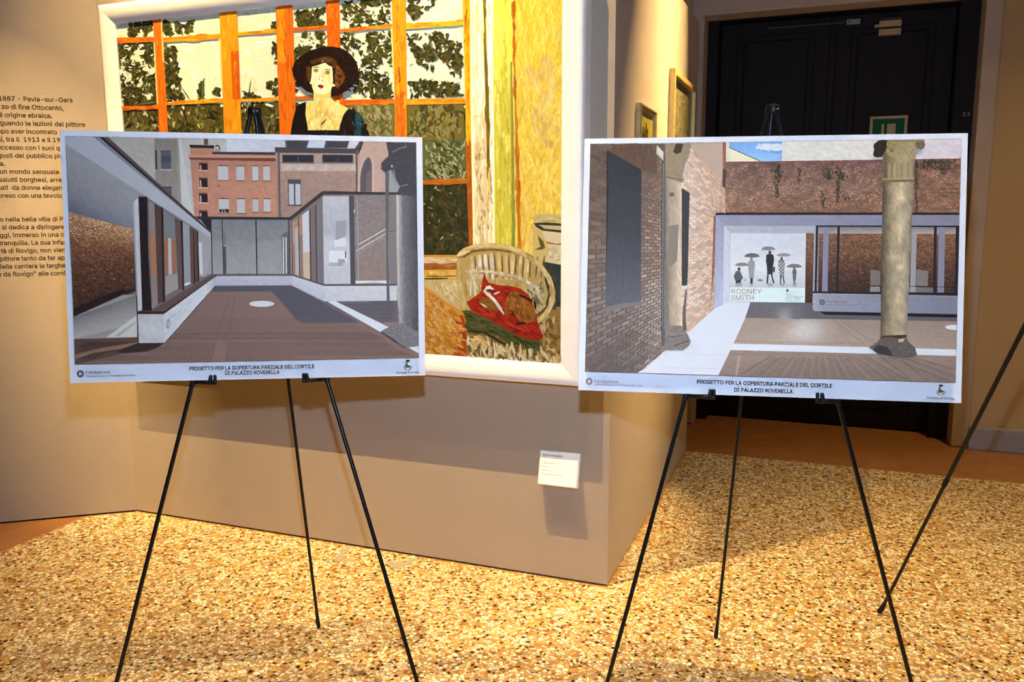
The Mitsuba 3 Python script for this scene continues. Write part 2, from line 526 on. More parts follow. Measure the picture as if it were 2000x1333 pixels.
# terrazzo: the nearest chips one by one, the rest as one part
def chips():
    x0, x1, y0, y1 = -2.49, 2.6, -2.1, 1.906
    rng = np.random.default_rng(11)
    n = int((x1 - x0) * (y1 - y0) * 6900)
    pts = np.stack([rng.uniform(x0, x1, n), rng.uniform(y0, y1, n)], 1)
    d = pts[:, 0] - 0
    inside = (pts[:, 1] > -0.005) & (pts[:, 0] < 0.005)
    rel = pts - LW_K[:2]
    inside |= (rel @ LN[:2] < 0.004) & (rel @ LW[:2] > -0.02)
    q = project(np.column_stack([pts, np.zeros(n)]))
    front = (np.column_stack([pts, np.zeros(n)]) - CAM_P) @ CAM_F > 0.5
    keep = ~inside & front & (q[:, 0] > -450) & (q[:, 0] < 2450) & (q[:, 1] < 1560) & (q[:, 1] > 700)
    pts, q = pts[keep], q[keep]
    vor = Voronoi(pts)
    reg = vor.point_region
    polys, cols, scr = [], [], []
    tone = rng.choice(len(CHIPS), len(pts), p=CHIP_P)
    shr = rng.uniform(0.70, 0.93, len(pts)) * np.where(tone == 6, 0.72, 1.0)
    for i in range(len(pts)):
        r = vor.regions[reg[i]]
        if -1 in r or len(r) < 4:
            continue
        p = vor.vertices[r]
        c = p.mean(0)
        if np.abs(p - c).max() > 0.021 or p[:, 1].max() > y1 or p[:, 0].min() < x0:
            continue
        a = p[:, 0] * np.roll(p[:, 1], -1) - p[:, 1] * np.roll(p[:, 0], -1)
        if a.sum() < 0:
            p = p[::-1]
        p = c + (p - c) * shr[i]
        if q[i, 1] > 960:                                      # near: corners worn round
            nx = np.roll(p, -1, 0)
            p = np.stack([0.75 * p + 0.25 * nx, 0.25 * p + 0.75 * nx], 1).reshape(-1, 2)
        polys.append(p)
        cols.append(np.clip(CHIPS[tone[i]] * rng.uniform(0.82, 1.1) * rng.uniform(0.96, 1.04, 3), 0.004, 0.9))
        inview = 0 < q[i, 0] < 2000 and q[i, 1] < 1330
        scr.append(abs(a.sum()) * shr[i] ** 2 * (max(q[i, 1] - 400, 1) ** 3 if inview else 0))
    return polys, np.array(cols), np.array(scr)


polys, cols, scr = chips()
big = set(np.argsort(-scr)[:300].tolist())
vs, fs, cs, k = [], [], [], 0
for i, p in enumerate(polys):
    n = len(p)
    if i in big:
        top = np.column_stack([p, np.full(n, 0.0006)])
        rim = np.column_stack([p + (p - p.mean(0)) * 0.04, np.full(n, -0.002)])
        a = np.arange(n)
        b = (a + 1) % n
        f = np.concatenate([np.stack([np.zeros(n - 2, int), a[1:-1], a[2:]], 1), np.stack([a + n, b + n, b], 1), np.stack([a + n, b, a], 1)])
        part("floor", "stone_chip", (np.vstack([top, rim]), f), "chip_stone", color=np.tile(cols[i], (2 * n, 1)))
        continue
    vs.append(np.column_stack([p, np.full(n, 0.0006)]))
    a = np.arange(1, n - 1)
    fs.append(np.stack([np.zeros(n - 2, int), a, a + 1], 1) + k)
    cs.append(np.tile(cols[i], (n, 1)))
    k += n
key = part("floor", "stone_chips", (np.vstack(vs), np.vstack(fs)), "chip_stone", color=np.vstack(cs))
labels[key] = {"label": "cream, amber, rust and black stone chips set in the terrazzo", "kind": "stuff"}
principled("inlay_grey", (0.30, 0.25, 0.18), 0.5, 0.25)
part("floor", "inlay_strip", join(*[trimesh.creation.extrude_polygon(shapely.Polygon(p), 0.0011) for p in (
    [(-1.142, -0.006), (-1.120, -0.006), (-1.098, -0.150), (-1.115, -0.160)], [(-1.118, -0.160), (-1.098, -0.118), (-1.045, -0.116), (-1.030, -0.138)])]), "inlay_grey", label="grey stone inlay in the floor by the partition")
part("floor", "inlay_strip", join(*[trimesh.creation.extrude_polygon(shapely.Polygon(p), 0.0011) for p in (
    [(-0.905, -0.100), (-0.895, -0.075), (-0.845, -0.098), (-0.815, -0.020), (-0.792, -0.018), (-0.815, -0.118), (-0.850, -0.140)],)]), "inlay_grey")

# ---------------------------------------------------------------- lamps
LAMP_WORDS = ["lighting the right end of the large painting", "lighting the painting right of its sitter", "lighting the painting left of its sitter", "lighting the large painting's left end", "lighting the text panel", "lighting the two small pictures by the door", "added to brighten the floor between the two boards", "added to brighten the floor beside the left board", "added to brighten the floor beyond the right board", "added to brighten the floor before the dark door",
              "added unseen to fill the far left of the room", "added unseen to fill the far right of the room", "added unseen as fill light behind the viewer"]
rail = thing("track_rail", "black ceiling track above the large painting", "lamp track", "ceiling tracks")
part(rail, "rail", rbox(-2.4, 1.2, -0.77, -0.73, 4.50, 4.53, 0.004), "lamp_black")
for x in (-2.2, -0.6, 1.0):
    part(rail, "hanger", rod(V(x, -0.75, 4.52), V(x, -0.75, CEIL - 0.001), 0.004), "lamp_black")
for i, (p, aim, power, cut, beam) in enumerate(SPOTS):
    d = (aim - p) / np.linalg.norm(aim - p)
    lamp = thing("track_spotlight", "black cylindrical ceiling spotlight " + LAMP_WORDS[i], "spotlight", "ceiling spotlights")
    s = manifold3d.Manifold.cylinder(0.14, 0.045, 0.05, 24) - manifold3d.Manifold.cylinder(0.10, 0.040, 0.043, 24).translate((0, 0, 0.05))
    z = d
    x = np.cross(z, [0, 1, 0.2])
    x /= np.linalg.norm(x)
    part(lamp, "housing", basis(p - d * 0.15, x, np.cross(z, x), z, tm(s)), "lamp_black", 40)
    part(lamp, "stem", rod(p - d * 0.12, V((p - d * 0.12)[0], -0.75, 4.497) if abs(p[1] + 0.75) < 0.02 else V(*(p - d * 0.12)[:2], CEIL - 0.001), 0.006), "lamp_black", 40)
    scene[f"spot_beam_{i:03d}"] = {"type": "spot", "intensity": rgb(WARM * power), "cutoff_angle": float(cut), "beam_width": float(beam),
                                   "to_world": T().look_at(origin=p.tolist(), target=aim.tolist(), up=[0, 1, 0.1])}
cf = thing("camera_flash", "flash lamp above the camera, out of the picture", "flash")
fx = np.cross(CAM_F, Z3)
part(cf, "housing", basis(FLASH_POS - 0.06 * CAM_F, CAM_R, CAM_U, CAM_F, rbox(-0.04, 0.04, -0.03, 0.03, -0.05, 0.055, 0.006)), "lamp_black")
FL_R = 0.022
aimf = (room(V(0.0, 2.6, 1.15)) - FLASH_POS)
aimf /= np.linalg.norm(aimf)
key = numbered(f"{cf}__window")
scene[key] = {"type": "disk", "to_world": T().look_at(origin=(FLASH_POS + 0.002 * aimf).tolist(), target=(FLASH_POS + aimf).tolist(), up=[0, 0, 1]) @ T().scale(FL_R),
              "emitter": {"type": "area", "radiance": rgb(FLASH * 5.3 * math.pi / (math.pi * FL_R ** 2))}}

# ---------------------------------------------------------------- project boards on easels
def board_frame(t, yaw, tilt, roll):
    X = V(math.cos(yaw), math.sin(yaw), 0)
    N = V(-math.sin(yaw), math.cos(yaw), 0)
    U = math.cos(tilt) * V(0, 0, 1) + math.sin(tilt) * N
    X2, U2 = math.cos(roll) * X + math.sin(roll) * U, -math.sin(roll) * X + math.cos(roll) * U
    X2, U2 = turn(X2), turn(U2)
    return room(V(*t)), X2, U2, np.cross(X2, U2)           # n towards the viewer


R_ = math.radians
BW, BH, BT = 1.0, 0.706, 0.006
BOARDS = [board_frame((-0.756, 2.373, 1.289), R_(8.23), R_(5.26), R_(-0.67)), board_frame((0.689, 2.22, 1.268), R_(-9.27), R_(9.23), R_(-0.22))]
CORNERS = [[(116.8, 253.7), (824.8, 267.9), (831.3, 734.1), (137.5, 748.7)], [(1141.6, 271.1), (1890.3, 260), (1877.1, 787.3), (1128.8, 762.1)]]
PRINTS = [[(130.6, 266.7), (812.7, 279.0), (818.5, 699.0), (149.0, 711.8)], [(1153.6, 283.1), (1874.6, 273.2), (1862.8, 746.8), (1142.5, 725.3)]]
METRE = [(-BW / 2, BH / 2), (BW / 2, BH / 2), (BW / 2, -BH / 2), (-BW / 2, -BH / 2)]


def at_pixel(px, depth):
    """The point at a distance along the axis of view."""
    return CAM_P + depth * (CAM_R * (px[0] - 1000) / F_PX - CAM_U * (px[1] - 666.5) / F_PX + CAM_F)


def on_plane(px, o, n):
    d = CAM_R * (px[0] - 1000) / F_PX - CAM_U * (px[1] - 666.5) / F_PX + CAM_F
    return CAM_P + d * (np.dot(np.asarray(o) - CAM_P, n) / np.dot(d, n))


def easel(label, frame, head_px, joints, feet, rear_foot, group, hooks=True):
    """A folding tripod: head with three clevises, tube legs in two draws, rubber feet, board hooks."""
    t = thing("display_easel", label, "easel", group)
    o, X, U, N = frame
    hp = on_plane(head_px, o - 0.035 * N, N)
    head = manifold3d.Manifold.cylinder(0.026, 0.021, 0.019, 28).translate((0, 0, -0.012))
    head = manifold3d.Manifold.batch_hull([manifold3d.Manifold.cylinder(0.020, 0.0215, 0.0195, 28).translate((0, 0, -0.012)), manifold3d.Manifold.cylinder(0.004, 0.016, 0.012, 28).translate((0, 0, 0.009))])
    Xh = V(X[0], X[1], 0) / np.linalg.norm(X[:2])
    Nh = np.cross(Xh, Z3)
    part(t, "head", basis(hp, Xh, -Nh, Z3, tm(head)), "easel_plastic", 35)
    roots = [hp + Xh * s * 0.0105 + Nh * 0.007 - Z3 * 0.008 for s in (-1, 1)] + [hp - Nh * 0.012 - Z3 * 0.008]
    for k, (a, b) in enumerate(((V(-0.006, 0, 0), None), (V(0.006, 0, 0), None))):
        part(t, "rivet", basis(hp + Xh * (0.004 + 0.010 * k - 0.004) + Nh * 0.0205 - Z3 * 0.002, Xh, -Nh, Z3, trimesh.creation.icosphere(2, 0.0022 + 0.0004 * k)), "rivet_metal", True)
    for k, (j, f) in enumerate(zip(joints, feet)):
        lg = part(t, "leg", rod(roots[k], j, 0.0068, n=20), "easel_black", 40)
        part(lg, "lower_tube", rod(j, f + (j - f) / np.linalg.norm(j - f) * 0.03, 0.0060, n=20), "easel_black", 40)
        part(lg, "collar", rod(j + (roots[k] - j) * 0.02, j - (j - f) / np.linalg.norm(j - f) * 0.012, 0.0080, n=20), "easel_plastic", 40)
        part(lg, "rubber_foot", join(rod(f + (j - f) / np.linalg.norm(j - f) * 0.045, f + (j - f) / np.linalg.norm(j - f) * 0.018, 0.0075, 0.0095), ballhull([f + (j - f) / np.linalg.norm(j - f) * 0.022, f + V(0, 0, 0.0095)], 0.0095)), "rubber", 40)
    r, f = roots[2], rear_foot
    d = (r - f) / np.linalg.norm(r - f)
    m = f + d * 0.95
    lg = part(t, "leg", rod(r, m, 0.0066, n=20), "easel_black", 40)
    part(lg, "lower_tube", rod(m + d * 0.03, f + d * 0.03, 0.0050, n=20), "easel_black", 40)
    part(lg, "collar", rod(m + d * 0.02, m - d * 0.012, 0.0078, n=20), "easel_plastic", 40)
    part(lg, "rubber_foot", join(rod(f + d * 0.05, f + d * 0.022, 0.0056, 0.0066), ballhull([f + d * 0.026, f + V(0, 0, 0.0066)], 0.0066)), "rubber", 40)
    return t, hp


def hook(t, frame, j, px_tip, side, gap):
    """A bracket from the leg under the board's lower edge, ending in two upright prongs before it."""
    o, X, U, N = frame
    tip = on_plane(px_tip, o, N)
    tip = tip - U * 0.006
    yb = -BH / 2 - 0.0065
    loc = lambda p: V(np.dot(p - o, X), np.dot(p - o, U), np.dot(p - o, N))
    a, b = loc(j), loc(tip)
    P = lambda x, y, z: o + x * X + y * U + z * N
    m = [ballhull([P(a[0], yb - 0.001, a[2]), P(b[0] - side * 0.012, yb - 0.001, 0.004)], 0.0055), ballhull([P(b[0] - side * 0.024, yb - 0.001, 0.002), P(b[0], yb - 0.001, 0.011)], 0.0058)]
    for k in (0, 1):
        x = b[0] - side * 0.0115 * k * gap
        m.append(ballhull([P(x, yb - 0.001, 0.011), P(x, yb + 0.0185, 0.0125), P(x - side * 0.004 * k, yb, 0.011)], 0.0047))
    part(t, "hook", join(*m), "easel_plastic", 40)


WORDS = ["with the orange house and glass pavilion", "with the stone column and brick courtyard"]
EASELS = []
JPX = [[(376.5, 748), (638, 740)], [(1340, 772), (1636.5, 785)]]
FPX = [[(217.6, 1372), (826.3, 1372)], [(1171.5, 1386), (1793.5, 1386)]]
TIPS = [[(421.5, 736), (594, 731)], [(1393.5, 766), (1595, 771)]]
REAR = [(622.5, 1228), (1398, 1248)]
HEADS = [(497.5, 217), (1509.5, 213)]
for i, fr in enumerate(BOARDS):
    o, X, U, N = fr
    js = [on_plane(p, o - 0.020 * N, N) for p in JPX[i]]
    fts = []
    for p in FPX[i]:
        g = on_plane(p, V(0, 0, 0), Z3)
        fts.append(g)
    t, hp = easel(f"black tripod easel under the white board {WORDS[i]}", fr, HEADS[i], js, fts, on_plane(REAR[i], V(0, 0, 0), Z3), "display easels")
    for k, side in ((0, 1), (1, -1)):
        hook(t, fr, js[k], TIPS[i][k], side, 1.0 if (i, k) in ((0, 0), (1, 1)) else 0.75)
    b = thing("display_board", f"white printed foam board {WORDS[i]}", "display board", "project boards")
    part(b, "panel", basis(o - BT * N, X, U, N, box(-BW / 2, BW / 2, -BH / 2, BH / 2, 0, BT)), "board_white")
    EASELS.append((t, b))
# third easel: only one leg reaches into the picture
g = room(V(1.303, 2.721, 0))
up = V(1.23675202, -0.26434686, 1.09277441) - g
hd = g + up * (1.70 / up[2])
side = np.cross(up, Z3)
side /= np.linalg.norm(side)
fwd = V(up[0], up[1], 0) / np.linalg.norm(up[:2])
t = thing("display_easel", "black tripod easel at the right edge of which only one slanting leg is seen", "easel", "display easels")
part(t, "head", basis(hd, side, fwd, Z3, tm(manifold3d.Manifold.cylinder(0.026, 0.021, 0.017, 28).translate((0, 0, -0.012)))), "easel_plastic", 35)
for f in (g, hd * V(1, 1, 0) + fwd * 0.40 + side * 0.42, hd * V(1, 1, 0) + fwd * 0.40 - side * 0.42):
    d = (hd - f) / np.linalg.norm(hd - f)
    m = f + d * 0.62
    lg = part(t, "leg", rod(hd - d * 0.015, m, 0.0064, n=20), "easel_black", 40)
    part(lg, "lower_tube", rod(m + d * 0.02, f + d * 0.03, 0.0055, n=20), "easel_black", 40)
    part(lg, "rubber_foot", join(rod(f + d * 0.05, f + d * 0.022, 0.0070, 0.0088), ballhull([f + d * 0.026, f + V(0, 0, 0.0088)], 0.0088)), "rubber", 40)
    if f is g:
        part(lg, "collar", rod(m + d * 0.015, m - d * 0.012, 0.0078, n=20), "easel_plastic", 40)

# ---------------------------------------------------------------- the painting
CX0, CX1, CZ0, CZ1 = -2.1560, -0.1645, 0.8655, 2.2145
pt = thing("framed_painting", "large framed oil painting of a woman in a black hat before an orange window", "painting")
PROFILE = [(-0.006, 0.0665), (0.0, 0.0690), (0.010, 0.0730), (0.022, 0.0765), (0.035, 0.0790), (0.050, 0.0798), (0.062, 0.0785), (0.071, 0.0745), (0.0765, 0.0680), (0.078, 0.060), (0.078, 0.0), (-0.006, 0.0)]


def moulding(x0, x1, z0, z1, prof, place):
    """The four mitred rails of a picture frame; prof: (outwards from the opening, depth); place maps (x, z, depth) to the room."""
    out = []
    cs = [(x0, z0, -1, -1), (x1, z0, 1, -1), (x1, z1, 1, 1), (x0, z1, -1, 1)]
    n = len(prof)
    for k in range(4):
        a, b = cs[k], cs[(k + 1) % 4]
        v = [place(c[0] + c[2] * w, c[1] + c[3] * w, d) for c in (a, b) for w, d in prof]
        i = np.arange(n)
        j = (i + 1) % n
        f = np.concatenate([np.stack([i, j, j + n], 1), np.stack([i, j + n, i + n], 1)])
        t = mapbox_earcut.triangulate_float64(np.array(prof, float), np.array([n], np.uint32)).reshape(-1, 3)
        f = np.concatenate([f, t, t[:, ::-1] + n])
        m = trimesh.Trimesh(np.array(v), f, process=False)
        if m.volume < 0:
            m.invert()
        out.append(m)
    return out


for m in moulding(CX0, CX1, CZ0, CZ1, PROFILE, lambda x, z, d: V(x, -d, z)):
    part(pt, "frame_rail", m, "frame_white", 50)
CY = -0.0600
C4 = project(np.array([(CX0, CY, CZ1), (CX1, CY, CZ1), (CX1, CY, CZ0), (CX0, CY, CZ0)]))
H_PIC = homography(C4, [(CX0, CZ1), (CX1, CZ1), (CX1, CZ0), (CX0, CZ0)])


GAIN = [1.5]


def oil(c):
    return np.clip(lin(c) / (GAIN[0] * V(1.0, 0.80, 0.50)), 0.005, 0.80)


pic = Sheet(V(0, CY, 0), V(1, 0, 0), V(0, 0, 1), V(0, -1, 0), H_PIC, 2.2e-5, oil)
P1, P2, P3, P4, P5, PQ = zoomed(200, 0, 4.936), zoomed(540, 0, 4.9375), zoomed(820, 0, 4.4425), zoomed(820, 280, 5.333), zoomed(820, 480, 4.4425), zoomed(560, 80, 7.206)


def dab(region, n, cols, w, l, ang, lift=0.0004, jitter=0.5, keep=None, bend=0.0):
    """Brush dabs scattered over a polygon of the picture."""
    g = shapely.Polygon(region).buffer(0)
    s = g.buffer(-min(0.30 * l, 0.9 * w))
    g = s if s.area > 0.2 * g.area else g
    x0, y0, x1, y1 = g.bounds
    m = int(n * 2.2) + 12
    p = np.stack([RNG.uniform(x0, x1, m), RNG.uniform(y0, y1, m)], 1)
    p = p[shapely.contains_xy(g, p[:, 0], p[:, 1])]
    if keep is not None:
        p = p[keep(p)]
    p = p[:n]
    a = ang + RNG.normal(0, jitter, len(p))
    d = np.stack([np.cos(a), np.sin(a)], 1) * (l * RNG.uniform(0.5, 1.15, len(p)))[:, None] / 2
    c = np.asarray(cols, float)[RNG.integers(0, len(cols), len(p))]
    pic.strokes(p - d, p + d, w * RNG.uniform(0.6, 1.25, len(p)), c, lift, bend * RNG.normal(0, 1, len(p)))


def band(pts, c, n=0, along=None, cols=None, w=2.5, l=22, lift=0.0003):
    """A painted bar with brushwork running along it."""
    pts = np.asarray(pts, float)
    pic.poly(pts, c)
    d = pts[1] - pts[0] if np.linalg.norm(pts[1] - pts[0]) > np.linalg.norm(pts[2] - pts[1]) else pts[2] - pts[1]
    if n:
        dab(pts, n, cols if cols is not None else [c, np.clip(V(*c) * 1.08, 0, 255), V(*c) * 0.88], w, l, math.atan2(d[1], d[0]), lift, 0.04)


CREAM = [(255, 240, 178), (255, 246, 198), (250, 232, 160), (255, 238, 170), (246, 226, 160)]
LEAF = [(56, 48, 14), (74, 66, 20), (44, 36, 10), (88, 80, 30), (58, 60, 28), (48, 38, 8)]
DEEP = [(50, 40, 10), (72, 62, 20), (40, 32, 8), (90, 80, 34), (56, 58, 24), (82, 62, 18)]
pic.clip = C4
pic.poly(C4, (250, 232, 165))
# sky behind the panes
sky = [(200, -60), (920, -60), (920, 215), (200, 235)]
dab(sky, 900, CREAM, 7, 22, 0.3, 0.00025, 0.8)
# the garden in the lower panes
low = [(200, 205), (915, 195), (925, 520), (200, 560)]
pic.poly(low, (84, 72, 24))
dab(low, 1900, [(92, 78, 28), (74, 62, 20), (104, 88, 34)], 11, 28, 1.3, 0.0003, 0.7)
dab(low, 1500, DEEP + [(128, 112, 52), (112, 104, 60)], 8, 24, 1.3, 0.0004, 0.7)
dab([(200, 330), (700, 330), (700, 560), (200, 560)], 200, [(110, 80, 40), (74, 60, 30), (150, 110, 60)], 12, 40, 0.1, 0.0004, 0.4)
pic.level()
# foliage against the light
for reg, n, cols in (
    ([(224, 84), (302, 76), (312, 205), (236, 210)], 170, LEAF), ([(250, 40), (300, 34), (302, 74), (246, 74)], 42, LEAF),
    ([(318, 84), (346, 90), (356, 170), (366, 200), (322, 206)], 90, LEAF), ([(316, 40), (336, 36), (338, 70), (318, 76)], 24, LEAF), ([(340, 44), (380, 36), (378, 66), (342, 70)], 26, LEAF),
    ([(386, 164), (396, 152), (402, 200), (386, 202)], 16, LEAF), ([(414, 176), (430, 166), (434, 196), (412, 196)], 18, LEAF), ([(470, 175), (494, 180), (520, 194), (472, 200)], 16, LEAF),
    ([(528, 80), (546, 84), (546, 130), (530, 128)], 12, LEAF), ([(520, 160), (546, 150), (548, 190), (524, 190)], 18, LEAF), ([(532, 44), (546, 46), (546, 54), (530, 54)], 5, LEAF),
    ([(574, 20), (638, 14), (636, 52), (580, 56)], 80, LEAF), ([(572, 64), (640, 58), (646, 96), (574, 190)], 110, LEAF), ([(664, 8), (766, -30), (764, 50), (668, 56)], 120, LEAF),
    ([(664, 64), (768, 60), (770, 196), (700, 196), (668, 150)], 230, LEAF), ([(792, -20), (870, -30), (850, 10), (812, 42), (794, 44)], 44, LEAF),
    ([(794, 66), (880, 60), (905, 90), (902, 140), (860, 120), (796, 92)], 80, LEAF), ([(800, 90), (856, 110), (848, 142), (816, 130)], 36, LEAF), ([(796, 154), (906, 160), (906, 192), (796, 192)], 90, LEAF), ([(864, 106), (906, 104), (904, 154), (880, 148)], 34, LEAF + [(120, 76, 20)]),
):
    dab(reg, int(n * 0.8), [(84, 78, 28), (70, 62, 20), (98, 88, 36), (78, 68, 18)], 7.0, 13, 0.9, 0.0003, 1.2, lambda p: meshkit.fbm(np.column_stack([p / 17.0, 0 * p[:, :1]]), 2, 4) > 0.42)
    dab(reg, int(n * 1.1), cols, 5.4, 12, 0.9, 0.0005, 1.1, lambda p: meshkit.fbm(np.column_stack([p / 17.0, 0 * p[:, :1]]), 2, 4) > 0.36, 0.12)
    dab(reg, n // 4, [(104, 98, 44), (128, 116, 54), (36, 28, 8)], 3.2, 8, 0.9, 0.0006, 1.2)
for reg, n in (([(664, 64), (768, 60), (770, 190), (668, 180)], 46), ([(574, 60), (640, 60), (640, 100), (574, 190)], 20), ([(664, 0), (766, -20), (764, 50), (668, 56)], 26), ([(228, 84), (300, 80), (300, 160), (234, 160)], 22), ([(796, 62), (906, 62), (906, 190), (796, 190)], 16)):
    dab(reg, n, CREAM, 3.2, 9, 0.8, 0.0008, 1.2)
for y, n in ((212, 40), (240, 40)):
    dab([(216, y), (560, y - 6), (560, y + 40), (222, y + 44)], n, [(150, 126, 60), (200, 176, 96), (120, 100, 50)], 4, 12, 1.2, 0.0006, 0.6)
for a_, b_, w_ in (((356, 172), (371, 194), 1.6), ((346, 148), (356, 172), 1.4), ((484, 196), (491, 154), 1.5), ((396, 196), (398, 156), 5.0), ((398, 160), (400, 152), 1.6), ((270, 204), (306, 200), 5.0)):
    pic.strokes([a_], [b_], [w_], [(70, 62, 22) if w_ != 5.0 else (96, 96, 52)], 0.0005)
GAIN[0] = 1.5
# olive garden seen in the right-hand panes
for reg, cols, n, ang in (([(796, 206), (906, 200), (908, 272), (796, 276)], [(118, 96, 34), (150, 124, 56), (84, 66, 20), (136, 130, 70), (70, 66, 26)], 150, 1.5), ([(826, 276), (910, 270), (914, 352), (828, 354)], [(96, 96, 44), (140, 136, 78), (60, 52, 18), (166, 160, 104), (78, 76, 34)], 130, 0.9), ([(826, 362), (914, 358), (922, 500), (828, 504)], [(52, 46, 18), (70, 62, 24), (40, 44, 20), (84, 66, 30), (58, 58, 28)], 240, 1.2),
                          ([(664, 206), (770, 204), (772, 270), (690, 262)], [(118, 110, 50), (150, 140, 80), (86, 84, 36), (130, 96, 40), (172, 150, 90)], 140, 1.2)):
    pic.poly(reg, cols[0])
    dab(reg, n, cols, 7, 20, ang, 0.0006, 0.6, None, 0.15)
dab([(826, 280), (905, 280), (905, 470), (828, 470)], 26, [(196, 176, 110), (214, 190, 130)], 2.0, 9, 0.6, 0.0009, 1.0)
pic.level()
GAIN[0] = 1.4
# orange bars of the window
O1, O2, O3, O4 = (236, 104, 18), (240, 140, 20), (206, 82, 12), (246, 168, 24)
OC = [(240, 110, 16), (230, 96, 16), (246, 124, 20), (214, 84, 14)]
OY = [(244, 150, 22), (238, 134, 18), (250, 166, 30), (224, 116, 16)]
for pts, c, cols, n in (
    (P1((118, 365), (496, 356), (502, 404), (120, 424)), O1, OC, 14), (P1((576, 366), (1140, 326), (1142, 378), (590, 412)), O2, OY, 16), (P1((1306, 312), (1692, 286), (1694, 318), (1308, 346)), O4, OY, 10),
    (P1((182, 1024), (548, 1016), (550, 1052), (186, 1062)), (216, 76, 18), OC, 10), (P1((616, 984), (1166, 952), (1168, 990), (618, 1018)), (228, 116, 18), OY, 14), (P1((1330, 956), (1716, 938), (1718, 972), (1332, 984)), (226, 138, 26), OY, 10),
    (P2((158, 268), (488, 244), (492, 282), (164, 302)), O1, OC, 8), (P2((608, 282), (1114, 236), (1118, 272), (614, 312)), O2, OC, 12), (P2((1238, 230), (1796, 198), (1800, 242), (1240, 284)), O4, OY, 12),
    (P2((186, 936), (380, 924), (382, 950), (188, 958)), O3, OC, 5), (P2((540, 968), (1150, 958), (1150, 1002), (560, 1024)), (226, 92, 20), OC, 14), (P2((1250, 956), (1818, 944), (1820, 1002), (1252, 1014)), (226, 140, 30), OY, 14),
    (P4((20, 386), (494, 374), (498, 422), (20, 432)), (186, 92, 20), [(186, 92, 20), (170, 78, 18), (200, 108, 26)], 12),
    (P1((488, 168), (576, 150), (612, 760), (700, 2480), (606, 2480), (530, 760)), O1, OC, 60), (P1((1132, 120), (1302, 96), (1330, 800), (1390, 2480), (1226, 2480), (1160, 800)), O2, OY, 80),
    (P1((1242, 500), (1316, 490), (1334, 960), (1262, 960)), O3, [O3, (190, 70, 10), (220, 96, 16)], 16),
    (P2((-2, 70), (158, 40), (180, 700), (230, 2480), (80, 2480), (14, 700)), O1, OC, 80), (P2((8, 90), (84, 80), (96, 600), (20, 600)), O2, OY, 20),
    (P2((478, -40), (608, -60), (622, 520), (650, 1010), (560, 1010), (500, 520)), (228, 90, 16), OC, 50),
    (P2((1108, -260), (1246, -270), (1256, 700), (1276, 2480), (1170, 2480), (1136, 700)), O2, OY, 80), (P2((1150, 900), (1244, 880), (1250, 1330), (1156, 1330)), (224, 104, 24), OC, 20),
    (P2((1790, -260), (1874, -270), (1876, 400), (1890, 1400), (1832, 1400), (1812, 500)), O4, OY, 60), (P4((478, -20), (548, -20), (560, 400), (588, 1050), (516, 1060), (496, 500)), (176, 84, 18), [(176, 84, 18), (160, 72, 14), (196, 100, 24)], 40),
):
    band(pts, c, n, None, cols, 4.5, 26)
for pts in (P1((566, 170), (580, 168), (600, 600), (586, 600)), P1((498, 410), (512, 410), (545, 1010), (530, 1010)), P1((1128, 380), (1148, 376), (1164, 780), (1150, 780)), P2((1106, 280), (1124, 270), (1140, 700), (1126, 700))):
    pic.poly(pts, (250, 196, 90))
pic.strokes(P2((1180, 640), (1196, 760), (1838, 80), (1820, 380)), P2((1196, 760), (1188, 800), (1820, 320), (1810, 420)), [3, 3, 2, 2], [(150, 62, 14)] * 4, 0.0005)
band([(200, 505), (840, 500), (840, 548), (200, 552)], (200, 160, 96), 40, None, [(214, 176, 110), (186, 142, 78)], 6, 30)
pic.poly([(200, 548), (840, 546), (840, 760), (200, 760)], (170, 112, 44))
dab([(200, 548), (840, 546), (840, 745), (200, 720)], 420, [(180, 120, 48), (150, 96, 36), (196, 140, 64), (134, 84, 30)], 12, 36, 0.1, 0.0005, 0.4)
pic.level()
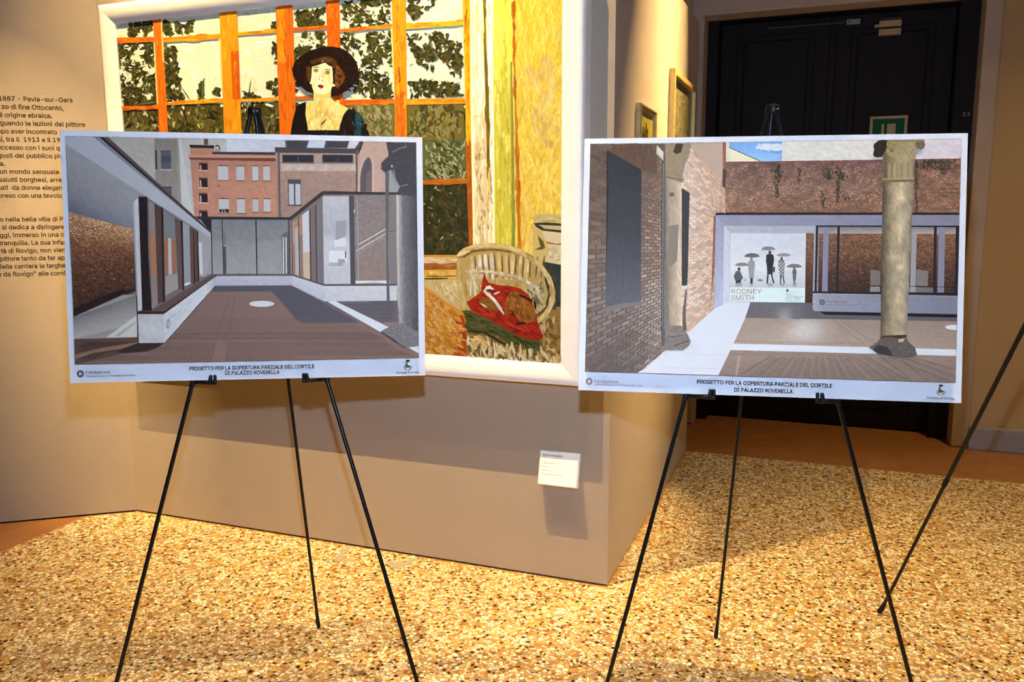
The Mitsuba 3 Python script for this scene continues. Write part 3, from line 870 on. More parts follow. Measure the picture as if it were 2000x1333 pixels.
# curtains and yellow wall
wallq = P3((436, -240), (1262, -260), (1250, 1400), (1240, 2200), (470, 2200), (440, 1000))
pic.poly(wallq, (238, 190, 50))
dab(P3((822, -240), (1262, -260), (1256, 700), (836, 700)), 420, [(242, 196, 56), (238, 188, 48), (246, 206, 70), (234, 182, 44), (240, 198, 72)], 16, 80, 1.55, 0.0001, 0.2)
GAIN[0] = 1.15
dab(P3((836, 600), (1250, 600), (1246, 2150), (850, 2150)), 520, [(226, 178, 54), (220, 170, 48), (230, 186, 66), (214, 162, 46), (222, 178, 74)], 16, 70, 1.55, 0.0001, 0.25)
dab(P3((980, 560), (1150, 560), (1160, 1200), (1000, 1200)), 26, [(212, 168, 64), (206, 160, 66), (216, 174, 78)], 16, 60, 1.4, 0.0001, 0.25)
GAIN[0] = 1.3
for pts, c, cols, n in (
    (P3((638, -240), (812, -240), (830, 600), (838, 1333), (850, 2180), (650, 2180), (640, 800)), (226, 204, 64), [(232, 212, 76), (220, 196, 56), (240, 222, 96), (208, 186, 50)], 90),
    (P3((648, 700), (790, 700), (800, 1333), (806, 2180), (660, 2180), (650, 1200)), (204, 178, 46), [(206, 180, 50), (192, 166, 42), (214, 192, 62)], 60),
    (P3((436, -240), (548, -240), (572, 500), (606, 2180), (466, 2180), (444, 800)), (252, 228, 150), [(255, 236, 164), (246, 218, 132), (255, 244, 190), (238, 206, 120)], 90),
    (P3((470, 1000), (580, 1000), (600, 2180), (480, 2180)), (226, 188, 116), [(230, 194, 124), (214, 174, 100), (236, 206, 140)], 50),
    (P3((574, -240), (644, -240), (640, 500), (650, 1333), (652, 2180), (606, 2180), (592, 700)), (254, 238, 172), [(255, 244, 190), (250, 230, 156), (236, 204, 110)], 70),
    (P3((542, -240), (568, -240), (576, 340), (566, 340)), (122, 106, 26), [(122, 106, 26), (108, 92, 22)], 10), (P3((556, 330), (576, 330), (604, 900), (612, 1560), (592, 1560), (574, 900)), (128, 96, 22), [(128, 96, 22), (108, 84, 22)], 20),
    (P3((790, 540), (804, 540), (822, 1333), (830, 2180), (806, 2180), (796, 1200)), (146, 130, 44), [(146, 130, 44), (160, 142, 52)], 20),
    (P3((808, 60), (822, 60), (838, 900), (864, 1400), (880, 2180), (856, 2180), (834, 1300), (820, 600)), (192, 98, 16), [(192, 98, 16), (176, 84, 12), (206, 116, 26)], 40),
):
    band(pts, c, n, None, cols, 5.0, 34, 0.0007)
dab(P4((560, 20), (670, 20), (700, 1000), (600, 1000)), 60, [(236, 204, 132), (206, 164, 88), (226, 190, 116), (176, 132, 62)], 3.2, 16, 1.5, 0.0012, 0.15)
dab(P4((690, 260), (760, 260), (780, 900), (700, 900)), 44, [(230, 180, 92), (240, 200, 116), (180, 128, 54)], 3.0, 18, 1.5, 0.0012, 0.12)
pic.level()
GAIN[0] = 1.5
# bowl on a shelf at the edge
pic.poly(P4((1190, 740), (1500, 740), (1500, 1300), (1180, 1300), (1180, 900)), (214, 176, 84))
dab(P4((1190, 740), (1490, 740), (1490, 840), (1190, 830)), 20, [(206, 172, 92), (220, 188, 110), (194, 158, 76)], 6, 24, 0.0, 0.0004, 0.2)
pic.poly(P4((1190, 832), (1300, 824), (1500, 838), (1500, 862), (1330, 856), (1250, 850), (1300, 890), (1500, 908), (1500, 934), (1280, 910), (1216, 872)), (58, 52, 34))
pic.poly(P4((1240, 850), (1500, 862), (1500, 904), (1300, 884)), (206, 172, 104))
pic.poly(P4((1270, 910), (1500, 934), (1500, 1040), (1420, 1050), (1320, 1020)), (226, 194, 128))
pic.poly(P4((1320, 1020), (1420, 1048), (1500, 1040), (1500, 1066), (1330, 1046)), (174, 104, 40))
pic.poly(P4((1330, 1050), (1500, 1068), (1500, 1270), (1400, 1270), (1310, 1220), (1350, 1130)), (224, 192, 126))
dab(P4((1340, 1070), (1490, 1070), (1490, 1250), (1340, 1220)), 30, [(232, 204, 140), (214, 180, 112), (206, 168, 96)], 6, 18, 0.4, 0.0006, 0.6)
pic.poly(P4((1230, 960), (1290, 1020), (1310, 1090), (1270, 1110), (1200, 1108), (1260, 1080)), (96, 84, 30))
pic.level()
# dark teal behind the chair's right side, brown floor
pic.poly(P5((1080, 140), (1250, 170), (1250, 560), (1100, 560)), (56, 54, 36))
dab(P5((1090, 150), (1245, 180), (1245, 560), (1110, 560)), 60, [(48, 52, 38), (66, 62, 36), (40, 56, 48), (74, 66, 38)], 6, 22, 1.2, 0.0005, 0.4)
pic.poly(P5((20, 80), (420, 80), (420, 700), (400, 1050), (20, 1050)), (204, 138, 48))
pic.poly(P5((380, 700), (1250, 520), (1250, 1080), (380, 1060)), (150, 108, 44))
dab(P5((400, 700), (1240, 560), (1240, 1040), (400, 1020)), 180, [(160, 118, 50), (128, 92, 36), (190, 146, 76), (110, 80, 30), (206, 166, 96)], 7, 22, 1.2, 0.0008, 0.6)
pic.level()
# ledge and orange cloth at the left
band(P5((20, 104), (318, 100), (318, 150), (20, 152)), (214, 176, 104), 20, None, [(224, 188, 118), (200, 158, 84), (236, 206, 140)], 5, 24, 0.001)
band(P5((20, 150), (318, 148), (318, 212), (20, 214)), (166, 92, 30), 16, None, [(166, 92, 30), (146, 76, 22), (190, 116, 44)], 6, 26)
band(P5((20, 212), (322, 208), (326, 286), (20, 290)), (222, 166, 62), 18, None, [(230, 178, 72), (214, 152, 50), (240, 196, 96)], 6, 28)
pic.strokes(P5((20, 288), (60, 268)), P5((250, 284), (325, 262)), [2.4, 2.2], [(34, 22, 10), (60, 40, 14)], 0.0005)
pic.poly(P5((20, 296), (330, 292), (360, 560), (250, 500), (120, 400), (20, 340)), (206, 170, 96))
dab(P5((60, 310), (330, 300), (360, 540), (250, 490)), 44, [(220, 188, 116), (198, 160, 84), (226, 200, 136)], 4.5, 20, 1.1, 0.0008, 0.3)
dab(P5((20, 360), (120, 420), (300, 540), (400, 600), (400, 960), (20, 950)), 190, [(206, 136, 44), (192, 118, 34), (216, 150, 60), (180, 108, 36), (210, 160, 84)], 8, 24, 0.7, 0.0009, 0.6)
band(P5((310, 620), (372, 600), (408, 680), (404, 1000), (284, 1000), (300, 800)), (172, 62, 16), 26, None, [(172, 62, 16), (156, 52, 12), (186, 78, 22)], 6, 26)
pic.level()
# the wicker armchair
def rope(points, w, cols, lift=0.0014):
    p = np.asarray(points, float)
    s = np.concatenate([[0], np.cumsum(np.linalg.norm(np.diff(p, axis=0), axis=1))])
    n = max(5, int(s[-1] / (w * 0.8)))
    t = np.linspace(0, s[-1], n)
    q = np.stack([np.interp(t, s, p[:, k]) for k in (0, 1)], 1)
    a, b = q[:-4], q[4:]
    c = np.asarray(cols, float)[RNG.integers(0, len(cols), len(a))]
    pic.strokes(a, b, w * RNG.uniform(0.8, 1.1, len(a)), c, lift)
back = P5((350, 120), (430, 50), (620, 20), (820, 50), (960, 120), (1080, 260), (1120, 420), (1080, 560), (900, 640), (420, 640), (380, 400))
pic.poly(back, (186, 148, 70))
dab(back, 60, [(190, 152, 74), (170, 130, 58), (204, 166, 90)], 6, 30, 1.5, 0.0003, 0.2)
WICK = [(218, 178, 96), (204, 162, 80), (228, 192, 116), (188, 146, 68), (212, 172, 92)]
PALE = [(224, 196, 136), (208, 178, 118), (234, 210, 156), (192, 158, 96)]
for x0, x1 in ((455, 470), (520, 540), (570, 590), (625, 640), (690, 700), (750, 755), (815, 800), (880, 870), (940, 930), (1000, 985), (1060, 1030)):
    rope(P5((x0, 50 + abs(x0 - 680) * 0.18), (x1, 300)), 8.5, PALE if x0 < 650 else WICK, 0.001)
    pic.strokes(P5((x0 + 26, 90)), P5((x1 + 26, 280)), [2.6], [(110, 74, 28)], 0.0006)
rope(P5((440, 250), (540, 215), (680, 240), (860, 270), (980, 340), (1060, 400)), 7, PALE, 0.0016)
dab(P5((390, 200), (540, 210), (500, 460), (420, 470)), 34, PALE, 4.5, 22, 1.4, 0.0014, 0.3)
dab(P5((900, 300), (1090, 330), (1080, 560), (1010, 600)), 50, [(196, 170, 110), (170, 140, 80), (110, 90, 50), (210, 184, 126)], 4.5, 18, 1.3, 0.001, 0.4)
rope(P5((1130, 300), (1140, 420), (1110, 530), (1000, 620)), 3, [(90, 60, 24)], 0.0005)
pic.level()
rope(P5((340, 110), (345, 250), (365, 400), (390, 560)), 11, WICK + PALE, 0.0018)
rope(P5((330, 90), (360, 45), (430, 18), (540, 0), (680, -2), (800, 20), (920, 66), (1020, 140), (1110, 240), (1160, 350), (1168, 440), (1150, 530), (1110, 600), (1030, 665)), 11, WICK, 0.0018)
rope(P5((380, 100), (440, 52), (560, 32), (680, 30), (800, 52)), 4, [(120, 78, 26), (150, 104, 40)], 0.0006)
# cushions, a sleeping dog
pic.level()
red = P5((412, 488), (470, 452), (540, 400), (548, 300), (566, 248), (600, 320), (700, 345), (780, 348), (880, 372), (950, 430), (990, 520), (1020, 640), (1072, 782), (1056, 812), (980, 818), (880, 790), (700, 690), (560, 620), (450, 560))
pic.poly(red, (160, 36, 16))
dab(red, 130, [(166, 38, 16), (146, 28, 12), (182, 50, 22), (128, 22, 10)], 6, 22, 0.45, 0.0008, 0.4)
pic.level()
grn = P5((398, 556), (450, 566), (560, 622), (700, 692), (880, 792), (1000, 822), (1046, 830), (1046, 920), (990, 948), (900, 930), (800, 866), (700, 790), (600, 748), (500, 744), (416, 736), (404, 640))
pic.poly(grn, (76, 72, 26))
dab(grn, 110, [(80, 76, 28), (64, 60, 20), (92, 88, 38), (54, 50, 16)], 5.5, 26, 0.42, 0.0008, 0.25)
pic.strokes(P5((420, 740), (560, 748)), P5((600, 752), (860, 920)), [3, 4], [(40, 36, 12), (44, 38, 12)], 0.0005)
pic.level()
dog = P5((744, 590), (752, 470), (800, 395), (860, 400), (920, 460), (990, 530), (1014, 600), (1000, 650), (930, 680), (860, 640), (810, 570), (770, 604))
pic.poly(dog, (150, 84, 26))
dab(dog, 70, [(156, 88, 28), (138, 74, 20), (172, 104, 40), (124, 66, 18)], 6, 20, 0.9, 0.0009, 0.5)
pic.poly(P5((512, 490), (560, 450), (620, 450), (680, 520), (690, 560), (620, 560), (560, 545)), (136, 78, 24))
dab(P5((520, 490), (600, 450), (680, 530), (600, 555)), 20, [(140, 82, 26), (110, 60, 16), (164, 100, 40)], 5, 14, 0.6, 0.0009, 0.5)
rope(P5((556, 400), (580, 350), (620, 345), (650, 380)), 5, [(240, 222, 180), (226, 200, 150)], 0.0018)
rope(P5((560, 390), (620, 430), (660, 480), (700, 540), (735, 596)), 6.5, [(244, 226, 184), (232, 208, 160), (216, 184, 130)], 0.002)
pic.strokes(P5((580, 380), (535, 500), (650, 420), (690, 560)), P5((640, 385), (590, 535), (700, 400), (720, 590)), [7, 3.4, 4, 3], [(92, 54, 22), (226, 200, 146), (230, 206, 160), (90, 52, 18)], 0.001)
pic.strokes(P5((865, 425), (930, 455), (1000, 480), (840, 675)), P5((950, 465), (990, 480), (1010, 550), (930, 668)), [4.2, 4.2, 4.6, 5.0], [(30, 18, 10), (30, 18, 10), (26, 16, 10), (70, 20, 8)], 0.001)
pic.strokes(P5((800, 560)), P5((830, 610)), [4], [(60, 32, 12)], 0.0006)
pic.level()
# seat edge
for x in range(430, 1240, 44):
    y = 800 + (x - 430) * 0.20
    dab(P5((x - 10, y), (x + 40, y + 10), (x + 40, 1040), (x - 10, 1030)), 7, PALE + WICK + [(120, 86, 40)], 5, 20, 1.3, 0.0016, 0.4)
dab(P5((430, 780), (600, 780), (640, 900), (440, 900)), 22, WICK + [(90, 66, 28)], 5, 16, 0.8, 0.0016, 0.7)
pic.level()
GAIN[0] = 1.5
# the sitter
hat = PQ((94, 410), (120, 316), (190, 240), (270, 184), (380, 130), (500, 92), (640, 84), (760, 100), (850, 140), (930, 210), (990, 290), (1020, 380), (1030, 450), (1004, 560), (940, 640), (860, 706), (770, 756), (660, 788), (560, 790), (420, 770), (390, 746), (300, 716), (220, 650), (150, 570), (106, 490))
pic.poly(hat, (36, 18, 8))
dab(hat, 150, [(40, 20, 8), (30, 14, 6), (52, 28, 12), (26, 12, 6)], 5, 22, 0.2, 0.0006, 0.9, None, 0.2)
pic.level()
pic.poly(PQ((350, 290), (430, 262), (540, 222), (640, 232), (720, 290), (730, 380), (670, 400), (640, 330), (540, 300), (440, 330), (370, 350)), (84, 50, 18))
dab(PQ((360, 285), (540, 225), (700, 290), (640, 320), (540, 290), (400, 320)), 22, [(96, 60, 22), (70, 40, 14), (112, 74, 30)], 3.2, 16, -0.15, 0.0006, 0.3)
pic.poly(PQ((290, 390), (340, 352), (362, 400), (352, 560), (330, 590), (300, 520)), (92, 52, 18))
pic.poly(PQ((672, 372), (740, 344), (800, 420), (842, 520), (800, 610), (730, 668), (690, 650), (664, 560)), (112, 58, 18))
dab(PQ((680, 380), (740, 350), (830, 520), (740, 650), (690, 600)), 34, [(128, 68, 22), (84, 42, 12), (150, 84, 30), (60, 30, 10)], 4, 14, 1.2, 0.0006, 0.5)
pic.poly(PQ((660, 380), (700, 380), (720, 480), (690, 600), (664, 620)), (40, 20, 8))
pic.level()
neck = PQ((396, 700), (640, 690), (640, 810), (700, 860), (800, 910), (900, 962), (840, 1020), (800, 1090), (760, 1220), (736, 1420), (326, 1420), (300, 1200), (276, 1010), (288, 872), (396, 846))
pic.poly(neck, (250, 214, 104))
dab(neck, 70, [(252, 220, 116), (246, 206, 94), (255, 228, 134), (240, 196, 88)], 8, 30, 1.4, 0.0002, 0.4)
pic.level()
face = PQ((372, 372), (440, 346), (520, 318), (556, 308), (600, 340), (656, 366), (664, 430), (670, 560), (660, 640), (634, 716), (560, 756), (470, 756), (404, 736), (376, 660), (358, 570), (368, 470))
pic.poly(face, (255, 236, 150))
dab(face, 34, [(255, 240, 160), (252, 230, 138), (255, 244, 172)], 8, 24, 1.5, 0.0002, 0.3)
pic.level()
pic.poly(PQ((398, 748), (470, 760), (560, 758), (640, 716), (640, 800), (560, 812), (440, 800)), (238, 196, 92))
pic.poly(PQ((356, 372), (362, 340), (430, 322), (540, 292), (600, 316), (664, 340), (668, 372), (610, 352), (558, 312), (520, 322), (440, 352)), (44, 22, 8))
pic.level()
SK = [(206, 166, 76), (150, 122, 52), (92, 78, 40)]
for x, y, s in ((430, 424, 0.9), (592, 452, 1.0)):
    pic.ellipse(*PQ((x, y + 6))[0], 6.2 * s, 3.8 * s, (226, 192, 102), 18)
    pic.ellipse(*PQ((x, y))[0], 4.6 * s, 2.6 * s, (172, 140, 64), 16)
    pic.ellipse(*PQ((x, y))[0], 2.2 * s, 2.0 * s, (84, 72, 40), 14)
    pic.ellipse(*PQ((x - 6, y - 4))[0], 0.7, 0.7, (240, 226, 160), 8)
    pic.strokes(PQ((x - 46, y - 40)), PQ((x + 46, y - 46 + (x > 500) * 12)), [2.2], [(176, 140, 66)], 0.0003, -0.08)
    pic.strokes(PQ((x - 36, y - 12)), PQ((x + 36, y - 10)), [1.3], [(110, 88, 44)], 0.0003, -0.12)
pic.strokes(PQ((540, 440), (470, 545), (512, 562), (490, 470)), PQ((530, 540), (482, 552), (530, 556), (476, 540)), [1.6, 1.8, 1.9, 1.2], [(232, 196, 104), (126, 84, 36), (126, 84, 36), (240, 208, 118)], 0.0003)
pic.poly(PQ((452, 634), (476, 618), (496, 624), (516, 620), (542, 648), (520, 668), (494, 674), (470, 656)), (164, 44, 20))
pic.strokes(PQ((458, 638)), PQ((536, 650)), [1.1], [(110, 26, 12)], 0.0003)
pic.ellipse(*PQ((356, 594))[0], 1.9, 2.8, (252, 234, 160), 12)
pic.ellipse(*PQ((676, 630))[0], 3.6, 2.8, (252, 228, 140), 14)
pic.strokes(PQ((500, 1180), (430, 960), (590, 960), (420, 1040)), PQ((574, 1108), (440, 1060), (560, 1040), (470, 1080)), [2.4, 2.0, 2.0, 2.0], [(96, 70, 26), (226, 180, 84), (228, 184, 90), (232, 190, 94)], 0.0005)
for y in (1210, 1250, 1300):
    pic.ellipse(*PQ((496, y))[0], 0.9, 0.9, (140, 100, 40), 8)
pic.level()
for pts, c in ((PQ((290, 866), (230, 880), (180, 912), (140, 990), (100, 1140), (60, 1420), (330, 1420), (312, 1200), (282, 1040)), (22, 16, 14)), (PQ((892, 964), (950, 974), (1040, 1030), (1092, 1090), (1106, 1160), (1090, 1420), (730, 1420), (770, 1200), (812, 1060), (850, 1000)), (30, 20, 14)),
               (PQ((990, 1012), (1050, 1050), (1088, 1100), (1096, 1420), (940, 1420), (950, 1180), (980, 1100)), (34, 66, 64))):
    pic.poly(pts, c)
    dab(pts, 26, [V(*c) * 1.2, V(*c) * 0.8, V(*c) * 1.4], 5, 24, 1.4, 0.0005, 0.25)
pic.strokes(PQ((960, 990), (1000, 1100)), PQ((1040, 1300), (1090, 1150)), [4, 3], [(18, 14, 12), (18, 14, 12)], 0.0005, 0.1)
body = [(572, 255), (722, 255), (760, 420), (740, 640), (520, 640), (530, 420)]
pic.poly(body, (26, 20, 16))
dab(body, 60, [(30, 22, 16), (22, 16, 14), (40, 44, 42)], 9, 40, 1.5, 0.0005, 0.2)
pic.clip = None

m, c = pic.mesh()
part(pt, "canvas", m, "oil_paint", color=c)
part(pt, "backing", box(CX0 - 0.004, CX1 + 0.004, -0.0595, -0.001, CZ0 - 0.004, CZ1 + 0.004), "board_white")

# ---------------------------------------------------------------- plaque beside the painting
pq = thing("wall_plaque", "small white caption plaque on the partition below the painting's right corner", "plaque")
pl_o, tilt = V(-0.190, 0.0, 0.453), math.radians(14)
# a wedge-backed plate leaning out at its foot
w2, h2 = 0.080, 0.066
ey = V(0, math.sin(tilt), math.cos(tilt))
en = V(0, -math.cos(tilt), math.sin(tilt))
ctr = pl_o + V(0.0, -0.026, 0.0)
plate = manifold3d.Manifold.batch_hull([manifold3d.Manifold.cube((2 * w2, 2 * h2, 0.001), True).translate((0, 0, -0.010)), manifold3d.Manifold.cube((2 * w2 - 0.010, 2 * h2 - 0.010, 0.001), True).translate((0, 0, -0.0005))])
part(pq, "plate", basis(ctr, V(1, 0, 0), ey, en, tm(plate)), "plaque_white")
part(pq, "bracket", tm(manifold3d.Manifold.hull_points(np.array([(x, y, z) for x in (-0.262, -0.118) for y, z in ((0.002, 0.505), (0.002, 0.395), (-0.004, 0.505), (-0.030, 0.395))]))), "plaque_white")


def plaque_line(s, x, y, cap, width, bold=False):
    p, f = lettering(s, cap, bold)
    p = p * V(width / p[:, 0].max(), 1)
    v = ctr + (x + p[:, :1]) * V(1, 0, 0) + (y + p[:, 1:]) * ey + 0.0003 * en
    part(pq, "text_line", (v, f), "plaque_ink")


for s, x, y, cap, w, bold in (("Mario Cavaglieri", -0.066, 0.046, 0.0075, 0.080, True), ("Rovigo, 1887 - Pavie-sur-Gers, 1969", -0.066, 0.037, 0.0042, 0.082, False), ("Giulietta alla finestra, 1922", -0.066, 0.017, 0.0046, 0.072, False),
                           ("Olio su tela", -0.066, 0.003, 0.0046, 0.027, False), ("Pavie-sur-Gers", -0.066, -0.011, 0.0046, 0.042, False), ("Provenienza: collezione privata", -0.066, -0.025, 0.0046, 0.086, False)):
    plaque_line(s, x, y, cap, w, bold)

# ---------------------------------------------------------------- lettering on the text panel
ROWS = [(0, "Rovigo, 1887 - Pavie-sur-Gers", "", 142), (1, "zo di fine Ottocento,", "", 124), (2, "di origine ebraica.", "", 101.5), (3, "seguendo le lezioni del pittore", "", 167), (4, "Dopo aver incontrato", "", 111), (5, "sioni, tra il  1913 e il 19", "20", 117.5),
        (6, "successo con i suoi q", "uadri", 116.5), (7, "gusti del pubblico pi", "\u00f9", 116), (8, "ta.", "", 9.6), (9, "un mondo sensuale", "", 115.5), (10, "salotti borghesi, arre", "dati", 120.5), (11, "lati  da donne elegan", "ti", 121.5),
        (12, "sorpreso con una tavolo", "zza", 121), (15, "ro nella bella villa di P", "avie", 123.5), (16, "e si dedica a dipingere", "", 126), (17, "oggi, immerso in una c", "asa", 125), (18, "tranquilla. La sua infa", "nzia", 123.5),
        (19, "t\u00e0 di Rovigo, non vien", "e", 127.5), (20, "pittore tanto da far ap", "rire", 126.5), (21, "della carriera la targhe", "tta", 128), (22, "e da Rovigo\u201d alle corni", "ci", 127.5)]
CAP_H, STRETCH = 0.0186, 1.0
for row, s, rest, px_end in ROWS:
    w_end = 0.412 + 0.0685 * row / 22 - (0.002 + 0.00005 * row / 22) * px_end     # where the seen part of the line ends
    p, f = lettering(s + rest, CAP_H, True)
    seen = lettering(s, CAP_H, True)[0][:, 0].max()
    z = 1.8990 - 0.03442 * row
    v = LW_K + LW * w_end - LW * (p[:, :1] - seen) * STRETCH + LN * 0.0006 + Z3 * (z + p[:, 1:])
    part("wall_left", "text_line", (v, f), "text_brown")

# ---------------------------------------------------------------- two small pictures on the partition's side
def small_picture(label, y0, y1, z0, z1, depth, prof, bsdf, paint):
    t = thing("small_painting", label, "painting", "small pictures on the partition's side")
    w = max(a for a, _ in prof)
    for m in moulding(y0 + w, y1 - w, z0 + w, z1 - w, prof, lambda a, z, d: V(d, a, z)):
        part(t, "frame_rail", m, bsdf, 30)
    sh = Sheet(V(0.008, 0, 0), V(0, 1, 0), V(0, 0, 1), V(1, 0, 0), np.eye(3), 2e-5, lambda c: np.clip(lin(c) * 0.42, 0.004, 0.85))
    paint(sh, y0 + w - 0.004, y1 - w + 0.004, z0 + w - 0.004, z1 - w + 0.004)
    m, c = sh.mesh()
    part(t, "canvas", m, "oil_paint", color=c)
    part(t, "backing", box(0.0005, 0.0078, y0 + w - 0.004, y1 - w + 0.004, z0 + w - 0.004, z1 - w + 0.004), "old_gilt")


def blobs(sh, n, x0, x1, z0, z1, cols, w0, w1, l0, l1, vert=True):
    a = np.stack([RNG.uniform(x0, x1, n), RNG.uniform(z0, z1, n)], 1)
    ang = RNG.normal(math.pi / 2 if vert else 0, 0.4, n)
    b = a + np.stack([np.cos(ang), np.sin(ang)], 1) * RNG.uniform(l0, l1, (n, 1))
    b = np.clip(b, (x0, z0), (x1, z1))
    C = np.asarray(cols, float)[RNG.integers(0, len(cols), n)]
    sh.strokes(a, b, RNG.uniform(w0, w1, n), C, 0.0003)


def head_study(sh, x0, x1, z0, z1):
    sh.rect(x0, z0, x1, z1, (196, 180, 70))
    blobs(sh, 160, x0 + 0.01, x1 - 0.01, z0 + 0.01, z1 - 0.02, [(200, 184, 74), (182, 166, 60), (210, 196, 92), (170, 150, 60)], 0.01, 0.02, 0.02, 0.05)
    c = (x0 + x1) / 2
    sh.ellipse(c - 0.01, z1 - 0.115, 0.062, 0.075, (70, 48, 24))
    blobs(sh, 60, c - 0.06, c + 0.04, z1 - 0.17, z1 - 0.06, [(60, 40, 20), (84, 58, 30), (50, 34, 18)], 0.008, 0.014, 0.02, 0.04)
    sh.ellipse(c + 0.008, z1 - 0.145, 0.038, 0.055, (190, 140, 90))
    sh.poly([(x0 + 0.01, z0 + 0.004), (x1 - 0.01, z0 + 0.004), (c + 0.06, z1 - 0.22), (c - 0.07, z1 - 0.22)], (96, 66, 36))


def figure_study(sh, x0, x1, z0, z1):
    sh.rect(x0, z0, x1, z1, (150, 130, 40))
    W, Hh = x1 - x0, z1 - z0
    P = lambda u, v: (x0 + u * W, z0 + v * Hh)
    sh.poly([P(0, 0.62), P(1, 0.62), P(1, 1), P(0, 1)], (176, 160, 110))
    blobs(sh, 220, x0 + 0.01, x1 - 0.01, z0 + Hh * 0.62, z1 - 0.02, [(186, 170, 116), (168, 154, 104), (196, 182, 130), (150, 140, 96)], 0.015, 0.03, 0.03, 0.08, False)
    sh.poly([P(0.05, 0.55), P(0.2, 0.72), P(0.42, 0.66), P(0.60, 0.70), P(0.85, 0.62), P(1, 0.6), P(1, 0.2), P(0, 0.2)], (120, 96, 36))
    blobs(sh, 260, x0 + 0.01, x1 - 0.01, z0 + 0.01, z0 + Hh * 0.6, [(128, 104, 40), (108, 90, 32), (144, 120, 48), (92, 78, 30), (160, 120, 60)], 0.012, 0.026, 0.03, 0.08)
    sh.poly([P(0.04, 0.60), P(0.14, 0.69), P(0.30, 0.66), P(0.46, 0.62), P(0.62, 0.67), P(0.60, 0.61), P(0.46, 0.57), P(0.28, 0.61), P(0.12, 0.64)], (60, 46, 26))
    sh.poly([P(0.36, 0.52), P(0.55, 0.60), P(0.80, 0.58), P(0.98, 0.48), P(0.99, 0.05), P(0.42, 0.05)], (98, 92, 30))
    sh.ellipse(*P(0.17, 0.55), 0.05, 0.05, (150, 112, 60))
    sh.poly([P(0.40, 0.05), P(0.46, 0.30), P(0.55, 0.28), P(0.60, 0.05)], (130, 52, 20))
    sh.poly([P(0.10, 0.05), P(0.10, 0.40), P(0.30, 0.42), P(0.34, 0.05)], (110, 100, 40))


small_picture("small dark gilt-framed head on yellow, the nearer of the two side pictures", 0.346, 0.662, 1.405, 1.8285, 0.023, [(0.0, 0.012), (0.003, 0.016), (0.008, 0.020), (0.013, 0.023), (0.019, 0.023), (0.022, 0.018), (0.022, 0.0), (0.0, 0.0)], "old_gilt", head_study)
small_picture("taller bright gilt-framed picture of hills, the side picture nearer the door", 1.0433, 1.7115, 1.16, 2.062, 0.028, [(0.0, 0.012), (0.0, 0.026), (0.002, 0.028), (0.026, 0.028), (0.028, 0.026), (0.028, 0.0), (0.0, 0.0)], "gilt", figure_study)

# ---------------------------------------------------------------- things on the door
mg = thing("magnetic_door_lock", "pair of beige screwed plates of a magnetic lock high on the right door leaf", "door lock")
for z0, z1 in ((2.507, 2.543), (2.459, 2.495)):
    pk = part(mg, "plate", rbox(0.950, 1.074, 2.770, 2.808, z0, z1, 0.003), "plate_beige")
    for x in (0.964, 1.060):
        part(pk, "screw", basis(V(x, 2.770, (z0 + z1) / 2), V(1, 0, 0), V(0, 0, 1), V(0, -1, 0), trimesh.creation.cylinder(0.003, 0.003)), "gap_black")
part(mg, "cable_nub", rbox(0.926, 0.950, 2.785, 2.806, 2.510, 2.526, 0.003), "plate_beige")
part(mg, "bracket", rbox(0.952, 1.076, 2.78, 2.84, 2.546, 2.56, 0.003), "lamp_black")
ct = thing("door_contact", "small grey steel fitting at the top of the door left of the beige plates", "door fitting")
part(ct, "body", rbox(0.764, 0.845, 2.785, 2.812, 2.538, 2.571, 0.003), "steel_grey")
part(ct, "eye", basis(V(0.782, 2.785, 2.555), V(1, 0, 0), V(0, 0, 1), V(0, -1, 0), trimesh.creation.cylinder(0.007, 0.004)), "lamp_black")
part(ct, "arm", rbox(0.30, 0.764, 2.792, 2.810, 2.548, 2.562, 0.003), "lamp_black")
ex = thing("exit_sign", "green emergency exit sign on the dark door, half hidden by the right board", "sign")
part(ex, "plate", rbox(0.934, 1.147, 2.808, 2.814, 1.770, 1.986, 0.002), "sign_white")
part(ex, "green_field", box(0.9505, 1.1300, 2.8068, 2.8082, 1.787, 1.9685), "sign_green")
for x0, x1 in ((1.0015, 1.0165), (1.0335, 1.0820)):
    part(ex, "pictogram", box(x0, x1, 2.8058, 2.8069, 1.812, 1.938), "sign_white")
p, f = lettering("11", 0.020)
lt = thing("number_lettering", "tiny pale number 11 on the dark door jamb at the right", "lettering")
part(lt, "digits", (np.column_stack([1.4265 + p[:, 0] * 1.25, np.full(len(p), 2.6993), 1.957 + p[:, 1]]), f), "sign_white")

# ---------------------------------------------------------------- the boards' prints
def ink(white):
    w = lin(white)

    def fn(c):
        r = np.maximum(lin(c) / w, 1e-5)
        r = np.where(r < 1, r ** 1.13, r)
        g = r @ V(0.30, 0.59, 0.11)
        return np.clip((g[..., None] + (r - g[..., None]) * 0.84) * 0.78, 0.005, 0.86)
    return fn


def tone(*stops):
    """Colour along t from stops (t, colour)."""
    ts = [s[0] for s in stops]
    cs = np.array([s[1] for s in stops], float)
    return lambda t: np.stack([np.interp(t, ts, cs[:, k]) for k in range(3)], -1)


def grain(c, r, amp=0.12):
    return np.clip(np.asarray(c, float) * (1 + amp * (2 * np.reshape(r, (-1, 1)) - 1)), 0, 255)


def mottled(c, amp=0.05):
    c = np.asarray(c, float)
    return lambda u, v: np.clip(c * (1 + RNG.normal(0, amp, (len(u), 1))), 0, 255)


